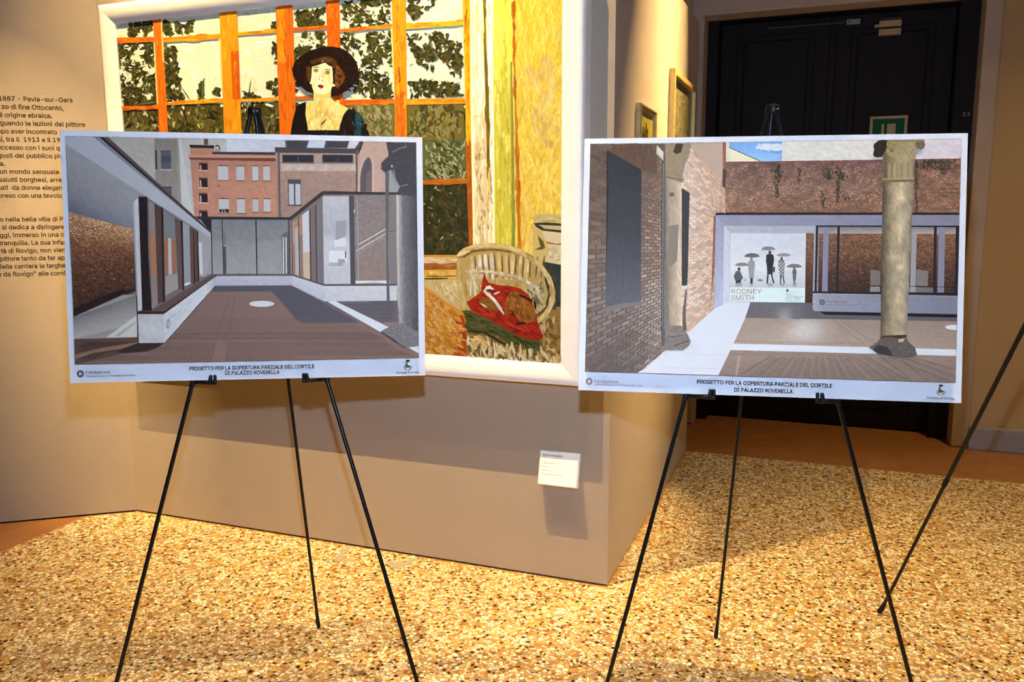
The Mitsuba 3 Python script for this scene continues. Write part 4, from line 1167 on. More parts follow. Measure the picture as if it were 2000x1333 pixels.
def emblem_round(sh, cx, cy, r, c, pale, sx=1.0, shear=0.0):
    """The round foundation emblem: a dark disc with a pale figure of two back-to-back strokes and a bar."""
    t = np.linspace(0, 2 * math.pi, 28, endpoint=False)
    P = lambda x, y: (cx + x * r * sx, cy + y * r + shear * x * r * sx)
    sh.poly([P(math.cos(a), math.sin(a)) for a in t], c)
    for s in (-1, 1):
        sh.poly([P(s * 0.50, -0.42), P(s * 0.36, -0.50), P(s * 0.06, -0.02), P(s * 0.32, 0.52), P(s * 0.48, 0.44), P(s * 0.26, 0.02)], pale)
    sh.poly([P(-0.075, -0.5), P(0.075, -0.5), P(0.075, 0.5), P(-0.075, 0.5)], pale)


def crest(sh, x, y, k):
    """The town crest: crown, quartered shield and wreath; x, y the middle, k the size of a pixel of the design."""
    P = lambda *p: [(x + a * k, y + b * k) for a, b in p]
    sh.poly(P((-4.2, -13.4), (-2.9, -11.9), (-2.2, -14.2), (-1.2, -12.2), (0, -14.2), (1.2, -12.2), (2.2, -14.2), (2.9, -11.9), (4.6, -13.2), (3.2, -10.0), (1.6, -9.2), (-1.6, -9.2), (-3.2, -10.0)), (38, 30, 34))
    sh.poly(P((-5.0, -8.2), (5.0, -8.2), (5.0, 3), (0, 5.4), (-5.0, 3)), (196, 202, 214))
    sh.poly(P((-5.0, -8.2), (0, -8.2), (0, -2.3), (-5.0, -2.3)), (70, 80, 104))
    sh.poly(P((-4, -7), (-1.4, -7), (-1.4, -4.6), (-4, -4.6)), (142, 156, 176))
    sh.poly(P((-5.0, -2.3), (0, -2.3), (0, 2.6), (-5.0, 2.6)), (58, 48, 56))
    sh.poly(P((-3.6, -1.2), (-0.6, -1.2), (-0.6, 2.0), (-3.6, 2.0)), (104, 92, 64))
    sh.poly(P((0, -2.3), (5.0, -2.3), (5.0, 2.6), (0, 2.6)), (46, 84, 58))
    for s in (-1, 1):
        a = np.linspace(0.05, 1.35, 9)
        out = [(s * 8.6 * math.cos(t), -1.4 + 9.2 * math.sin(t)) for t in a]
        inn = [(s * 6.8 * math.cos(t), -1.4 + 7.4 * math.sin(t)) for t in a[::-1]]
        sh.poly(P(*(out + inn)), (84, 100, 106))


def margin_text(spec):
    """Caption, foundation mark and town crest on the white margin below the print: (name of the part, what draws it)."""
    def caption(sh):
        (c0, c1, cap), (d0, d1, _) = spec["lines"]
        sh.text("PROGETTO PER LA COPERTURA PARZIALE DEL CORTILE", c0, c1, cap, (20, 22, 34), True)

    def caption2(sh):
        (c0, c1, cap), (d0, d1, _) = spec["lines"]
        sh.text("DI PALAZZO ROVERELLA", d0, d1, cap, (20, 22, 34), True)

    def mark(sh):
        emblem_round(sh, *spec["disc"], spec["ink"], (196, 203, 222))

    def name(sh):
        f0, f1, fc = spec["name"]
        sh.text("Fondazione", f0, f1, fc, spec["ink"])

    def bank(sh):
        g0, g1, gc = spec["bank"]
        sh.text("Cassa di Risparmio di Padova e Rovigo", g0, g1, gc, spec["ink2"])

    def arms(sh):
        crest(sh, *spec["crest"])

    def town(sh):
        k0, k1, kc = spec["town"]
        sh.text("Comune di Rovigo", k0, k1, kc, (60, 64, 86))

    return [("caption_line", caption), ("caption_line", caption2), ("emblem", mark), ("lettering", name), ("lettering", bank), ("crest", arms), ("lettering", town)]


def brick_colours(*stops, spread=0.16):
    f = tone(*stops)
    def fn(u, v, r):
        c = f(v)
        pick = RNG.random(len(u))
        c = grain(c, RNG.random(len(u)), spread)
        c = np.where((pick < 0.06)[:, None], c * 0.84, c)
        return np.where((pick > 0.93)[:, None], np.clip(c * 1.12 + 3, 0, 255), c)
    return fn


def fine_noise(sh, quad, n, cols, w, l, ang, keep=None, jitter=0.25, soft=0.42):
    """Many small flecks of print over a quad."""
    H = homography([(0, 0), (1, 0), (1, 1), (0, 1)], quad)
    p = hmap(H, RNG.random((n, 2)))
    if keep is not None:
        p = p[keep(p)]
    a = ang + RNG.normal(0, jitter, len(p))
    d = np.stack([np.cos(a), np.sin(a)], 1) * RNG.uniform(0.4, 1, (len(p), 1)) * l / 2
    cols = np.asarray(cols, float)
    cols = cols * soft + cols.mean(0) * (1 - soft)
    c = cols[RNG.integers(0, len(cols), len(p))]
    sh.lines(p - d * 0.7, p + d * 0.7, RNG.uniform(0.5, 1.2, len(p)) * w * 0.7, c)


def herringbone(sh, clip, vp, yr, scale, c, w, pitch, slope=1.0):
    """Zigzag joints of a herringbone floor seen in perspective towards the vanishing point vp."""
    A, B, W = [], [], []
    D = lambda y: scale / (y - vp[1])
    y0, y1 = yr
    d_far, d_near = D(y0), D(y1)
    rows = int((d_far - d_near) / pitch) + 1
    for r in range(rows):
        a, b = d_near + r * pitch, d_near + (r + 1) * pitch
        ya, yb = vp[1] + scale / a, vp[1] + scale / b
        kx = a / scale
        xs = np.arange(-900, 900, pitch / kx * 0.95)
        sg = 1 if r % 2 else -1
        X0 = xs * kx
        for x in X0:
            A.append((vp[0] + x * scale / a, ya))
            B.append((vp[0] + (x + sg * pitch * slope) * scale / b, yb))
            W.append(w * (ya - vp[1]) / (y1 - vp[1]))
    A, B, W = np.array(A), np.array(B), np.array(W)
    poly = shapely.Polygon(clip)
    m = (A + B) / 2
    ok = shapely.contains_xy(poly, A[:, 0], A[:, 1]) & shapely.contains_xy(poly, B[:, 0], B[:, 1])
    sh.lines(A[ok], B[ok], W[ok], c)


def courtyard_left(sh):
    Za, Zb, Zc, Zd = zoomed(100, 240, 5.1263), zoomed(460, 240, 5.1263), zoomed(100, 490, 4.9368), zoomed(460, 490, 4.9368)
    q = PRINTS[0]
    J = lambda *parts: np.vstack(parts)
    sh.patch(q, 40, 30, lambda u, v: grain(tone((0, (152, 154, 160)), (0.5, (120, 118, 118)), (1, (108, 90, 86)))(v), RNG.random(len(u)), 0.03))
    # sky
    sh.patch(J(Za((1740, 160)), Zb((1245, 188), (1215, 300), (-120, 300))), 24, 6, lambda u, v: grain(tone((0, (178, 186, 206)), (0.5, (164, 170, 188)), (1, (176, 184, 202)))(u), RNG.random(len(u)), 0.03))
    # pale houses
    sh.patch(Za((480, 145), (1045, 160), (1052, 760), (700, 330)), 14, 14, lambda u, v: grain(tone((0, (148, 146, 142)), (1, (160, 158, 154)))(v), RNG.random(len(u)), 0.03))
    sh.patch(Za((1040, 160), (1275, 163), (1305, 860), (1052, 700)), 10, 14, lambda u, v: grain(tone((0, (120, 116, 110)), (1, (134, 130, 124)))(v), RNG.random(len(u)), 0.03))
    sh.patch(Za((1272, 163), (1765, 168), (1765, 330), (1420, 990)), 12, 12, lambda u, v: grain(tone((0, (158, 160, 163)), (1, (168, 170, 172)))(v), RNG.random(len(u)), 0.03))
    sh.poly(Za((1290, 163), (1300, 163), (1420, 900), (1400, 900), (1310, 830)), (172, 174, 176))
    sh.line(Za((1268, 163))[0], Za((1282, 800))[0], 0.8, (150, 148, 146))
    for r in ((1104, 284, 1204, 465), (1126, 645, 1210, 722)):
        sh.poly(Za((r[0], r[1]), (r[2], r[1]), (r[2] + 4, r[3]), (r[0] + 4, r[3])), (82, 84, 98))
        sh.poly(Za((r[0] + 8, r[1] + 50), (r[2] - 6, r[1] + 50), (r[2] - 4, r[1] + 110), (r[0] + 10, r[1] + 110)), (70, 72, 88))
        sh.line(Za((r[0] - 4, r[1]))[0], Za((r[2] + 4, r[1]))[0], 1.4, (52, 50, 56))
    sh.poly(Za((1046, 280), (1066, 280), (1070, 470), (1052, 470)), (58, 58, 68))
    sh.poly(Za((1096, 466), (1212, 468), (1212, 480), (1096, 478)), (156, 158, 164))
    sh.poly(Za((1050, 470), (1072, 470), (1072, 480), (1054, 480)), (150, 152, 158))
    # orange house
    sh.patch(J(Za((1398, 360)), Zb((405, 380), (427, 955)), Za((1440, 950))), 30, 20, lambda u, v: grain(tone((0, (156, 110, 90)), (0.4, (166, 118, 95)), (1, (168, 120, 96)))(v), RNG.random(len(u)), 0.04))
    sh.poly(Za((1398, 250), (1636, 256), (1640, 330), (1400, 325)), (162, 114, 92))
    sh.poly(Za((1388, 222), (1636, 228), (1636, 258), (1400, 252)), (44, 38, 42))
    sh.poly(Za((1535, 163), (1576, 163), (1576, 222), (1535, 220)), (92, 70, 64))
    sh.poly(Za((1648, 262), (1690, 266), (1692, 300), (1648, 298)), (172, 112, 88))
    sh.poly(Za((1646, 232), (1672, 222), (1692, 238), (1700, 272), (1690, 272), (1684, 246), (1664, 236), (1650, 246)), (70, 50, 50))
    sh.poly(J(Za((1618, 292)), Zb((400, 296), (404, 326)), Za((1620, 318))), (62, 58, 66))
    sh.poly(J(Za((1378, 320)), Zb((402, 328), (404, 356)), Za((1382, 352))), (174, 124, 100))
    sh.poly(J(Za((1382, 350)), Zb((404, 356), (406, 388)), Za((1400, 372))), (104, 62, 52))
    for y, h in ((403, 72), (553, 94), (706, 94), (880, 66)):
        sh.poly(Za((1484, y - 6), (1570, y - 4), (1574, y + h), (1494, y + h)), (44, 32, 34))
        sh.poly(Za((1486, y - 6), (1570, y - 4), (1570, y + 10), (1486, y + 8)), (110, 70, 56))
        sh.poly(Za((1494, y + 22), (1508, y + 22), (1512, y + h), (1500, y + h)), (158, 160, 170))
        if h > 70:
            sh.poly(Za((1474, y + h - 2), (1578, y + h), (1578, y + h + 12), (1474, y + h + 8)), (206, 150, 122))
    for x0, y0, x1, y1 in ((1674, 432, 1776, 576), (1682, 760, 1784, 905)):
        sh.poly(Za((x0, y0), (x1, y0), (x1 + 3, y1), (x0 + 3, y1)), (166, 168, 176))
        sh.line(Za((x0 - 2, y0))[0], Za((x1 + 2, y0))[0], 1.5, (82, 50, 46))
        sh.line(Za((x0 - 6, y1 + 4))[0], Za((x1 + 8, y1 + 4))[0], 1.2, (124, 78, 62))
    sh.poly(Za((1688, 866), (1784, 866), (1784, 900), (1690, 900)), (44, 40, 46))
    for x in (1716, 1742):
        sh.poly(Za((x, 872), (x + 8, 872), (x + 8, 900), (x, 900)), (160, 162, 170))
    sh.poly(Za((1672, 624), (1690, 624), (1690, 642), (1672, 642)), (120, 78, 56))
    for x0, y0, x1, y1 in ((12, 434, 92, 578), (172, 434, 230, 580), (280, 434, 348, 580), (20, 762, 98, 906), (176, 762, 232, 894), (286, 762, 352, 894)):
        sh.poly(Zb((x0, y0), (x1, y0), (x1 + 2, y1), (x0 + 2, y1)), (164, 166, 174))
        for y in np.arange(y0 + 8, y1 - 4, 10):
            sh.line(Zb((x0 + 2, y))[0], Zb((x1 - 2, y))[0], 0.35, (150, 152, 160))
        sh.line(Zb((x0 - 3, y0))[0], Zb((x1 + 3, y0))[0], 1.5, (82, 50, 46))
        sh.line(Zb((x0 - 5, y1 + 4))[0], Zb((x1 + 7, y1 + 4))[0], 1.3, (86, 58, 54))
    # brick house
    bq = Zb((430, 295), (1220, 300), (1220, 960), (445, 960))
    sh.patch(bq, 20, 16, mottled((152, 128, 118), 0.03))
    sh.bricks(bq, 60, 70, brick_colours((0, (146, 130, 124)), (0.18, (152, 134, 126)), (0.3, (136, 113, 103)), (1, (132, 108, 99)), spread=0.07), 0.2)
    sh.patch(Zb((462, 416), (1208, 420), (1208, 486), (462, 484)), 30, 4, mottled((166, 152, 146), 0.05))
    sh.poly(Zb((398, 248), (1196, 262), (1240, 192), (1256, 192), (1210, 312), (402, 302)), (70, 66, 72))
    for x0, x1, x2, x3 in ((498, 738, 716, 512), (906, 1142, 1120, 886)):
        sh.poly(Zb((x0, 180), (x1, 184), (x2, 256), (x3, 254)), (64, 62, 68))
        sh.line(Zb((x0 + 14, 196))[0], Zb((x3 + 10, 250))[0], 0.8, (120, 122, 132))
        sh.line(Zb((x1 - 8, 196))[0], Zb((x2 - 6, 250))[0], 0.8, (116, 118, 128))
    for x0, x1 in ((475, 784), (873, 1176)):
        sh.poly(Zb((x0 - 8, 316), (x1 + 8, 318), (x1 + 8, 410), (x0 - 8, 408)), (134, 120, 116))
        sh.poly(Zb((x0, 324), (x1, 326), (x1, 402), (x0, 400)), (48, 46, 54))
        sh.line(Zb(((x0 + x1) / 2, 345))[0], Zb(((x0 + x1) / 2, 402))[0], 0.8, (112, 108, 112))
        sh.line(Zb((x0 - 5, 408))[0], Zb((x1 + 8, 411))[0], 1.4, (118, 108, 110))
    sh.poly(Zb((430, 290), (446, 290), (458, 952), (442, 952)), (86, 76, 80))
    sh.poly(Zb((412, 300), (430, 300), (440, 952), (424, 952)), (142, 108, 98))
    sh.poly(Zb((1208, 300), (1226, 300), (1222, 692), (1208, 692)), (78, 72, 80))
    sh.poly(Zb((528, 568), (658, 572), (662, 832), (532, 826)), (76, 70, 78))
    for x0, x1 in ((538, 588), (602, 654)):
        sh.poly(Zb((x0, 614), (x1, 616), (x1 + 3, 822), (x0 + 2, 820)), (166, 172, 186))
        for y in range(628, 818, 12):
            sh.line(Zb((x0 + 3, y))[0], Zb((x1, y))[0], 0.5, (128, 134, 150))
    sh.line(Zb((520, 828))[0], Zb((668, 834))[0], 1.4, (66, 58, 64))
    # arched wing
    wing = Zb((1236, 192), (1512, 198), (1536, 330), (1462, 400), (1508, 482), (1508, 700), (1224, 692), (1224, 300))
    sh.poly(wing, (166, 140, 130))
    wp = shapely.Polygon(wing)
    fine_noise(sh, Zb((1224, 192), (1540, 192), (1540, 700), (1224, 700)), 1500, [(140, 112, 104), (186, 164, 154), (118, 92, 88), (174, 146, 134), (196, 178, 168)], 0.9, 5.5, -0.75, lambda p: shapely.contains_xy(wp, p[:, 0], p[:, 1]), 0.15)
    arch = lambda o: Zb((1250 - o, 692), (1250 - o, 560), (1262 - o, 470 - o * 0.4), (1290 - o * 0.5, 390 - o), (1325, 345 - o), (1352 + o * 0.4, 360 - o * 0.6), (1366 + o, 420), (1368 + o, 520), (1366 + o, 692))
    sh.poly(arch(16), (178, 158, 150))
    sh.poly(arch(4), (120, 106, 106))
    sh.poly(arch(-6), (84, 80, 88))
    sh.poly(Zb((1306, 520), (1362, 470), (1362, 692), (1306, 692)), (104, 92, 96))
    sh.line(Zb((1306, 510))[0], Zb((1306, 692))[0], 0.7, (66, 64, 74))
    sh.poly(Zb((1240, 192), (1282, 192), (1262, 262), (1228, 330), (1224, 290)), (62, 60, 68))
    # stone column in shade, capital above
    sh.patch(Zb((1612, 690), (1816, 700), (1826, 1345), (1618, 1330)), 30, 20, lambda u, v: grain(tone((0, (170, 168, 172)), (0.10, (160, 158, 160)), (0.28, (104, 104, 112)), (1, (70, 70, 80)))(u + 0.02 * RNG.normal(size=len(u))), RNG.random(len(u)), 0.08))
    cap = Zb((1510, 198), (1808, 204), (1816, 740), (1612, 720), (1648, 640), (1600, 560), (1562, 470), (1500, 504), (1466, 474), (1460, 404), (1536, 332))
    sh.poly(cap, (66, 64, 72))
    cp = shapely.Polygon(cap)
    fine_noise(sh, Zb((1460, 198), (1816, 198), (1816, 740), (1460, 740)), 420, [(54, 54, 62), (78, 78, 88), (60, 60, 70), (88, 88, 98)], 2.2, 9, 0.6, lambda p: shapely.contains_xy(cp, p[:, 0], p[:, 1]), 0.6)
    for pts, wd in ((((1600, 680), (1650, 640), (1730, 616)), 1.2), (((1566, 300), (1640, 262), (1716, 240)), 1.0), (((1580, 470), (1596, 520), (1602, 590)), 1.4), (((1690, 260), (1706, 218)), 1.0)):
        for a_, b_ in zip(pts[:-1], pts[1:]):
            sh.line(Zb(a_)[0], Zb(b_)[0], wd, (132, 132, 140))
    sh.ellipse(*Zb((1566, 438))[0], 2.2, 2.6, (156, 158, 164), 12)
    # central glass wall
    sh.patch(J(Za((1604, 965)), Zb((560, 972)), Zd((560, 232)), Zc((1500, 240))), 24, 20, lambda u, v: grain(tone((0, (112, 116, 126)), (0.35, (118, 121, 128)), (0.42, (126, 128, 134)), (1, (136, 139, 147)))(v), RNG.random(len(u)), 0.03))
    sh.poly(J(Za((1490, 948), (1612, 962), (1612, 1112))), (42, 38, 44))
    sh.poly(J(Za((1480, 1085), (1605, 1112), (1612, 1333)), Zc((1500, 250), (1440, 250))), (140, 142, 150))
    sh.poly(J(Za((1480, 1198), (1516, 1202), (1520, 1333)), Zc((1470, 230), (1440, 230))), (176, 180, 192))
    sh.poly(J(Za((1606, 1090), (1616, 1090)), Zc((1566, 226), (1556, 226))), (52, 52, 60))
    sh.poly(J(Za((1714, 968), (1722, 968)), Zc((1674, 226), (1666, 226))), (42, 42, 50))
    sh.poly(J(Za((1726, 1060), (1752, 1110), (1752, 1215), (1726, 1220))), (104, 106, 114))
    sh.poly(J(Za((1722, 1240), (1756, 1240)), Zc((1696, 170), (1690, 226), (1674, 226))), (72, 74, 82))
    sh.poly(J(Zb((204, 972), (216, 972)), Zd((218, 228), (208, 228))), (42, 42, 50))
    sh.poly(J(Zb((468, 1120), (540, 1080)), Zd((540, 232), (456, 232))), (94, 94, 102))
    for x in (478, 505):
        sh.poly(J(Zb((x, 1150), (x + 12, 1146)), Zd((x - 4, 222), (x - 16, 222))), (176, 180, 192))
    sh.poly(J(Zb((530, 975), (574, 962)), Zd((560, 236), (512, 232))), (78, 76, 82))
    sh.poly(J(Zb((552, 975), (562, 972)), Zd((548, 236), (538, 236))), (130, 128, 134))
    # receding glass on the right
    rq = J(Zb((570, 962), (880, 716)), Zd((860, 328), (560, 232)))
    sh.poly(rq, (134, 124, 120))
    Hr = homography([(0, 0), (1, 0), (1, 1), (0, 1)], rq)
    strip = lambda a, b, c, v0=0.0, v1=1.0: sh.poly(hmap(Hr, [(a, v0), (b, v0), (b, v1), (a, v1)]), c)
    strip(0.0, 0.12, (160, 122, 94))
    strip(0.0, 0.12, (140, 110, 96), 0.45)
    strip(0.12, 0.28, (150, 152, 162))
    strip(0.12, 0.28, (138, 120, 108), 0.0, 0.2)
    strip(0.28, 0.31, (52, 48, 54))
    strip(0.31, 0.44, (150, 116, 92))
    strip(0.31, 0.44, (126, 106, 98), 0.35)
    strip(0.44, 0.66, (172, 176, 190))
    strip(0.44, 0.66, (168, 152, 134), 0.62)
    strip(0.66, 0.70, (66, 62, 70))
    strip(0.70, 0.82, (112, 98, 98))
    strip(0.82, 0.85, (66, 62, 70))
    strip(0.85, 1.0, (108, 104, 110))
    strip(0.0, 1.0, (112, 100, 98), 0.0, 0.06)
    sh.patch(J(Zb((874, 738), (1142, 738)), Zd((1118, 326), (858, 326))), 14, 24, lambda u, v: grain(tone((0, (162, 165, 182)), (0.4, (150, 153, 170)), (0.5, (166, 168, 184)), (1, (164, 168, 182)))(v), RNG.random(len(u)), 0.03))
    sh.poly(Zb((1005, 990), (1110, 975), (1110, 1130), (1005, 1180)), (136, 138, 152))
    sh.poly(Zb((992, 1176), (1108, 1155), (1108, 1238), (992, 1246)), (184, 188, 204))
    sh.poly(J(Zd((905, 0), (1075, 0), (1075, 118), (905, 112))), (186, 190, 206))
    sh.poly(J(Zd((992, 82), (1060, 82), (1060, 118), (1036, 118), (1036, 150), (992, 150))), (140, 140, 148))
    sh.poly(J(Zd((905, 116), (990, 116), (990, 152), (905, 152))), (150, 152, 160))
    sh.poly(J(Zb((1100, 1285), (1112, 1285)), Zd((1070, 70), (1058, 70))), (88, 86, 94))
    sh.line(Zd((905, 158))[0], Zd((1040, 158))[0], 0.8, (200, 204, 216))
    sh.poly(J(Zb((1138, 728), (1188, 728)), Zd((1158, 322), (1112, 322))), (74, 74, 82))
    sh.poly(J(Zb((1186, 876), (1198, 876), (1200, 905), (1188, 905))), (190, 194, 206))
    # stair wall behind glass
    sq = J(Zb((1192, 728), (1506, 728)), Zd((1460, 292), (1166, 292)))
    sh.patch(sq, 16, 24, lambda u, v: grain(tone((0, (116, 108, 110)), (0.45, (122, 114, 116)), (1, (128, 112, 108)))(v), RNG.random(len(u)), 0.04))
    sh.bricks(J(Zb((1196, 734), (1502, 734), (1502, 1080), (1210, 1200))), 26, 30, lambda u, v, r: grain((124, 114, 114), r, 0.12), 0.25)
    for a_, b_ in (((1232, 1222), (1502, 1066)), ((1210, 1286), (1502, 1114))):
        sh.line(Zb(a_)[0], Zb(b_)[0], 1.5, (188, 192, 206))
    sh.line(Zb((1230, 1305))[0], Zb((1500, 1142))[0], 0.8, (150, 150, 162))
    sh.poly(J(Zb((1216, 760), (1226, 760)), Zd((1192, 310), (1184, 310))), (140, 138, 146))
    sh.poly(Zd((1160, 290), (1552, 288), (1552, 318), (1160, 318)), (186, 192, 208))
    sh.poly(Zd((1170, 318), (1340, 300), (1500, 320)), (150, 152, 164))
    sh.poly(J(Zb((1530, 724), (1626, 724)), Zd((1556, 322), (1486, 322))), (112, 110, 116))
    sh.line(Zb((1535, 1092))[0], Zb((1612, 1080))[0], 1.4, (80, 80, 88))
    sh.patch(Zb((1612, 724), (1650, 724), (1650, 1340), (1616, 1340)), 6, 20, lambda u, v: grain(tone((0, (176, 172, 170)), (1, (138, 134, 136)))(u), RNG.random(len(u)), 0.06))
    # pavilion roof edge
    sh.poly(Zb((545, 950), (872, 686), (1640, 700), (1640, 724), (888, 720), (560, 978)), (56, 54, 60))
    sh.poly(J(Za((1450, 940)), Zb((548, 948), (562, 974), (0, 970)), Za((1480, 968))), (48, 46, 54))
    # plinths of the pavilion
    sh.patch(J(Zc((1588, 244)), Zd((562, 236), (562, 334)), Zc((1588, 338))), 24, 6, lambda u, v: grain(tone((0, (158, 163, 184)), (1, (150, 154, 174)))(v), RNG.random(len(u)), 0.03))
    sh.patch(Zd((560, 236), (866, 334), (868, 494), (545, 334)), 14, 8, lambda u, v: grain(tone((0, (166, 171, 190)), (1, (158, 162, 182)))(v), RNG.random(len(u)), 0.03))
    sh.patch(Zd((864, 336), (1560, 336), (1560, 482), (866, 488)), 20, 8, lambda u, v: grain(tone((0, (172, 177, 192)), (1, (166, 172, 188)))(v), RNG.random(len(u)), 0.03))
    sh.poly(J(Zc((1490, 228), (1820, 224)), Zd((0, 222), (560, 226), (862, 322), (1556, 320), (1556, 338), (858, 340), (556, 242)), Zc((1580, 244))), (84, 80, 86))
    # floors
    sh.patch(J(Zc((1590, 338)), Zd((545, 334), (1400, 790)), Zd((1775, 985), (1775, 1045)), Zc((240, 1096), (240, 960), (1100, 888)))[[0, 1, 4, 5]], 40, 30, lambda u, v: grain((116, 96, 92), RNG.random(len(u)), 0.03))
    fl = J(Zc((1590, 338)), Zd((545, 334), (1410, 790), (1772, 995), (1772, 1042)), Zc((240, 1096), (236, 850), (860, 850), (860, 890), (1104, 888)))
    sh.poly(fl, (118, 97, 92))
    fine_noise(sh, J(Zc((1500, 400)), Zd((500, 400), (1200, 700)), Zc((1200, 800))), 900, [(128, 106, 100), (108, 90, 86), (122, 98, 92)], 0.6, 4, 0.1)
    shade = J(Zc((1588, 338)), Zd((545, 334), (1196, 694), (660, 700), (600, 672), (548, 612), (470, 520), (410, 450), (358, 400), (330, 392)), Zc((1560, 394)))
    sh.poly(shade, (80, 80, 92))
    sp = shapely.Polygon(shade)
    fine_noise(sh, Zd((340, 334), (900, 334), (1196, 700), (560, 700)), 900, [(70, 72, 84), (90, 90, 100), (76, 76, 90)], 0.6, 4, -0.4, lambda p: shapely.contains_xy(sp, p[:, 0], p[:, 1]))
    vp = (468.9, 504.8)
    herringbone(sh, J(Zc((1480, 640)), Zd((640, 640), (1150, 705), (1330, 800)), Zc((1190, 800))), vp, (606, 652), 100, (100, 83, 80), 0.6, 0.026, 1.3)
    herringbone(sh, J(Zc((1160, 856)), Zd((1390, 846), (1772, 1040)), Zc((245, 1094), (245, 1000), (940, 975))), vp, (662, 716), 100, (78, 62, 60), 0.85, 0.027, 1.35)
    herringbone(sh, Zd((960, 490), (1550, 484), (1570, 690), (1470, 730)), vp, (588, 640), 100, (76, 72, 82), 0.6, 0.03, 1.2)
    A = [(x, 802) for x in range(-660, 1340, 24)]
    sh.lines(Zd(*[(x, 800) for x in range(-560, 1320, 26)]), Zd(*[(x + (x - 45) * 0.10, 846) for x in range(-560, 1320, 26)]), 0.9, (76, 62, 60))
    for y, x0, x1 in ((798, -600, 1300), (848, -680, 1390)):
        sh.line(Zd((x0, y))[0], Zd((x1, y - 4))[0], 0.9, (78, 62, 60))
    sh.poly(J(Zc((1600, 860), (1712, 856), (1690, 1072), (1545, 1074))), (124, 103, 98))
    for k in range(14):
        y = 866 + k * 15
        sh.line(Zc((1598 - k * 4, y))[0], Zc((1710 - k * 1.6, y))[0], 0.5, (104, 84, 80))
    for a_, b_ in (((1604, 858), (1545, 1074)), ((1706, 856), (1688, 1072)), ((1730, 440), (1610, 800)), ((1780, 440), (1718, 800))):
        sh.line(Zc(a_)[0], Zc(b_)[0], 0.8, (88, 70, 68))
    sh.ellipse(*Zd((260, 512))[0], 24.6, 6.0, (178, 186, 204))
    # white band and the shaded floor right of it
    sh.poly(Zd((965, 488), (1562, 480), (1572, 690), (1480, 738)), (98, 95, 106))
    herringbone(sh, Zd((990, 496), (1550, 488), (1566, 690), (1474, 726)), vp, (588, 642), 100, (76, 72, 82), 0.7, 0.03, 1.2)
    sh.poly(Zd((1420, 690), (1570, 690), (1480, 742)), (126, 108, 104))
    sh.poly(Zd((888, 490), (966, 486), (1484, 738), (1406, 788)), (180, 189, 208))
    sh.poly(Zd((1668, 932), (1770, 914), (1770, 992)), (184, 190, 206))
    # column foot and the thin post
    sh.poly(Zd((1556, 0), (1600, 0), (1590, 690), (1566, 500)), (158, 156, 158))
    sh.patch(Zd((1570, -10), (1770, -10), (1772, 800), (1580, 700)), 24, 20, lambda u, v: grain(tone((0, (158, 156, 158)), (0.12, (126, 126, 132)), (0.35, (98, 99, 108)), (1, (72, 74, 84)))(np.clip(u + 0.03 * RNG.normal(size=len(u)), 0, 1)), RNG.random(len(u)), 0.07))
    foot = Zd((1404, 776), (1470, 742), (1550, 690), (1610, 700), (1770, 790), (1770, 916), (1650, 936), (1600, 910))
    sh.poly(foot, (104, 104, 112))
    fp = shapely.Polygon(foot)
    fine_noise(sh, Zd((1404, 690), (1770, 690), (1770, 936), (1404, 936)), 420, [(132, 132, 138), (84, 84, 92), (120, 120, 128), (96, 96, 104), (148, 148, 152)], 1.6, 7, 0.5, lambda p: shapely.contains_xy(fp, p[:, 0], p[:, 1]), 0.5)
    sh.poly(Zd((1404, 776), (1500, 830), (1600, 905), (1650, 936), (1640, 940), (1500, 856), (1404, 792)), (66, 68, 74))
    sh.poly(J(Zb((1500, 500), (1538, 498), (1530, 1333)), Zd((1490, 486), (1460, 486), (1454, 0))), (88, 88, 96))
    # soffit, fascia and the long glazed front at the left
    sh.patch(Za((160, 205), (885, 690), (830, 1066), (190, 892)), 24, 24, lambda u, v: grain(tone((0, (136, 138, 146)), (0.4, (128, 130, 138)), (0.72, (116, 119, 132)), (1, (88, 94, 116)))(v * (0.75 + 0.25 * (1 - u)) + 0.0), RNG.random(len(u)), 0.03))
    sh.poly(Za((158, 138), (436, 145), (1604, 1100), (1604, 1152), (975, 750), (885, 690), (158, 214)), (152, 157, 172))
    sh.poly(Za((436, 145), (500, 147), (1606, 1090), (1604, 1104)), (118, 120, 134))
    sh.poly(Za((494, 147), (584, 149), (1612, 1092), (1606, 1104)), (84, 74, 76))
    sh.poly(Za((494, 147), (530, 148), (1606, 1094), (1602, 1102)), (42, 38, 44))
    wall = J(Za((188, 893), (830, 1066)), Zc((828, 388), (232, 622)))
    sh.patch(wall, 20, 20, lambda u, v: grain(tone((0, (150, 112, 76)), (0.2, (116, 78, 52)), (0.6, (84, 56, 42)), (1, (62, 44, 38)))(v), RNG.random(len(u)), 0.1))
    sh.bricks(wall, 34, 46, brick_colours((0, (186, 148, 104)), (0.16, (176, 136, 94)), (0.34, (112, 72, 48)), (0.6, (92, 58, 42)), (1, (66, 44, 36)), spread=0.28), 0.22, 0.1)
    wq = shapely.Polygon(wall)
    fine_noise(sh, wall, 300, [(196, 166, 124), (172, 138, 96), (60, 40, 32), (206, 178, 138)], 1.0, 5, 0.15, lambda p: RNG.random(len(p)) < np.interp(p[:, 1], (420, 500, 620), (1, 0.7, 0.25)), 0.3)
    sh.poly(Zc((226, 560), (520, 430), (700, 378), (828, 388), (700, 420), (232, 640)), (44, 32, 30))
    lf = J(Zc((232, 636), (700, 426), (840, 424), (840, 842), (236, 852)))
    sh.poly(lf, (132, 132, 136))
    sh.patch(Zc((232, 640), (838, 424), (838, 700), (236, 846)), 16, 14, lambda u, v: grain(tone((0, (108, 108, 112)), (0.5, (134, 134, 138)), (1, (150, 151, 154)))(v), RNG.random(len(u)), 0.03))
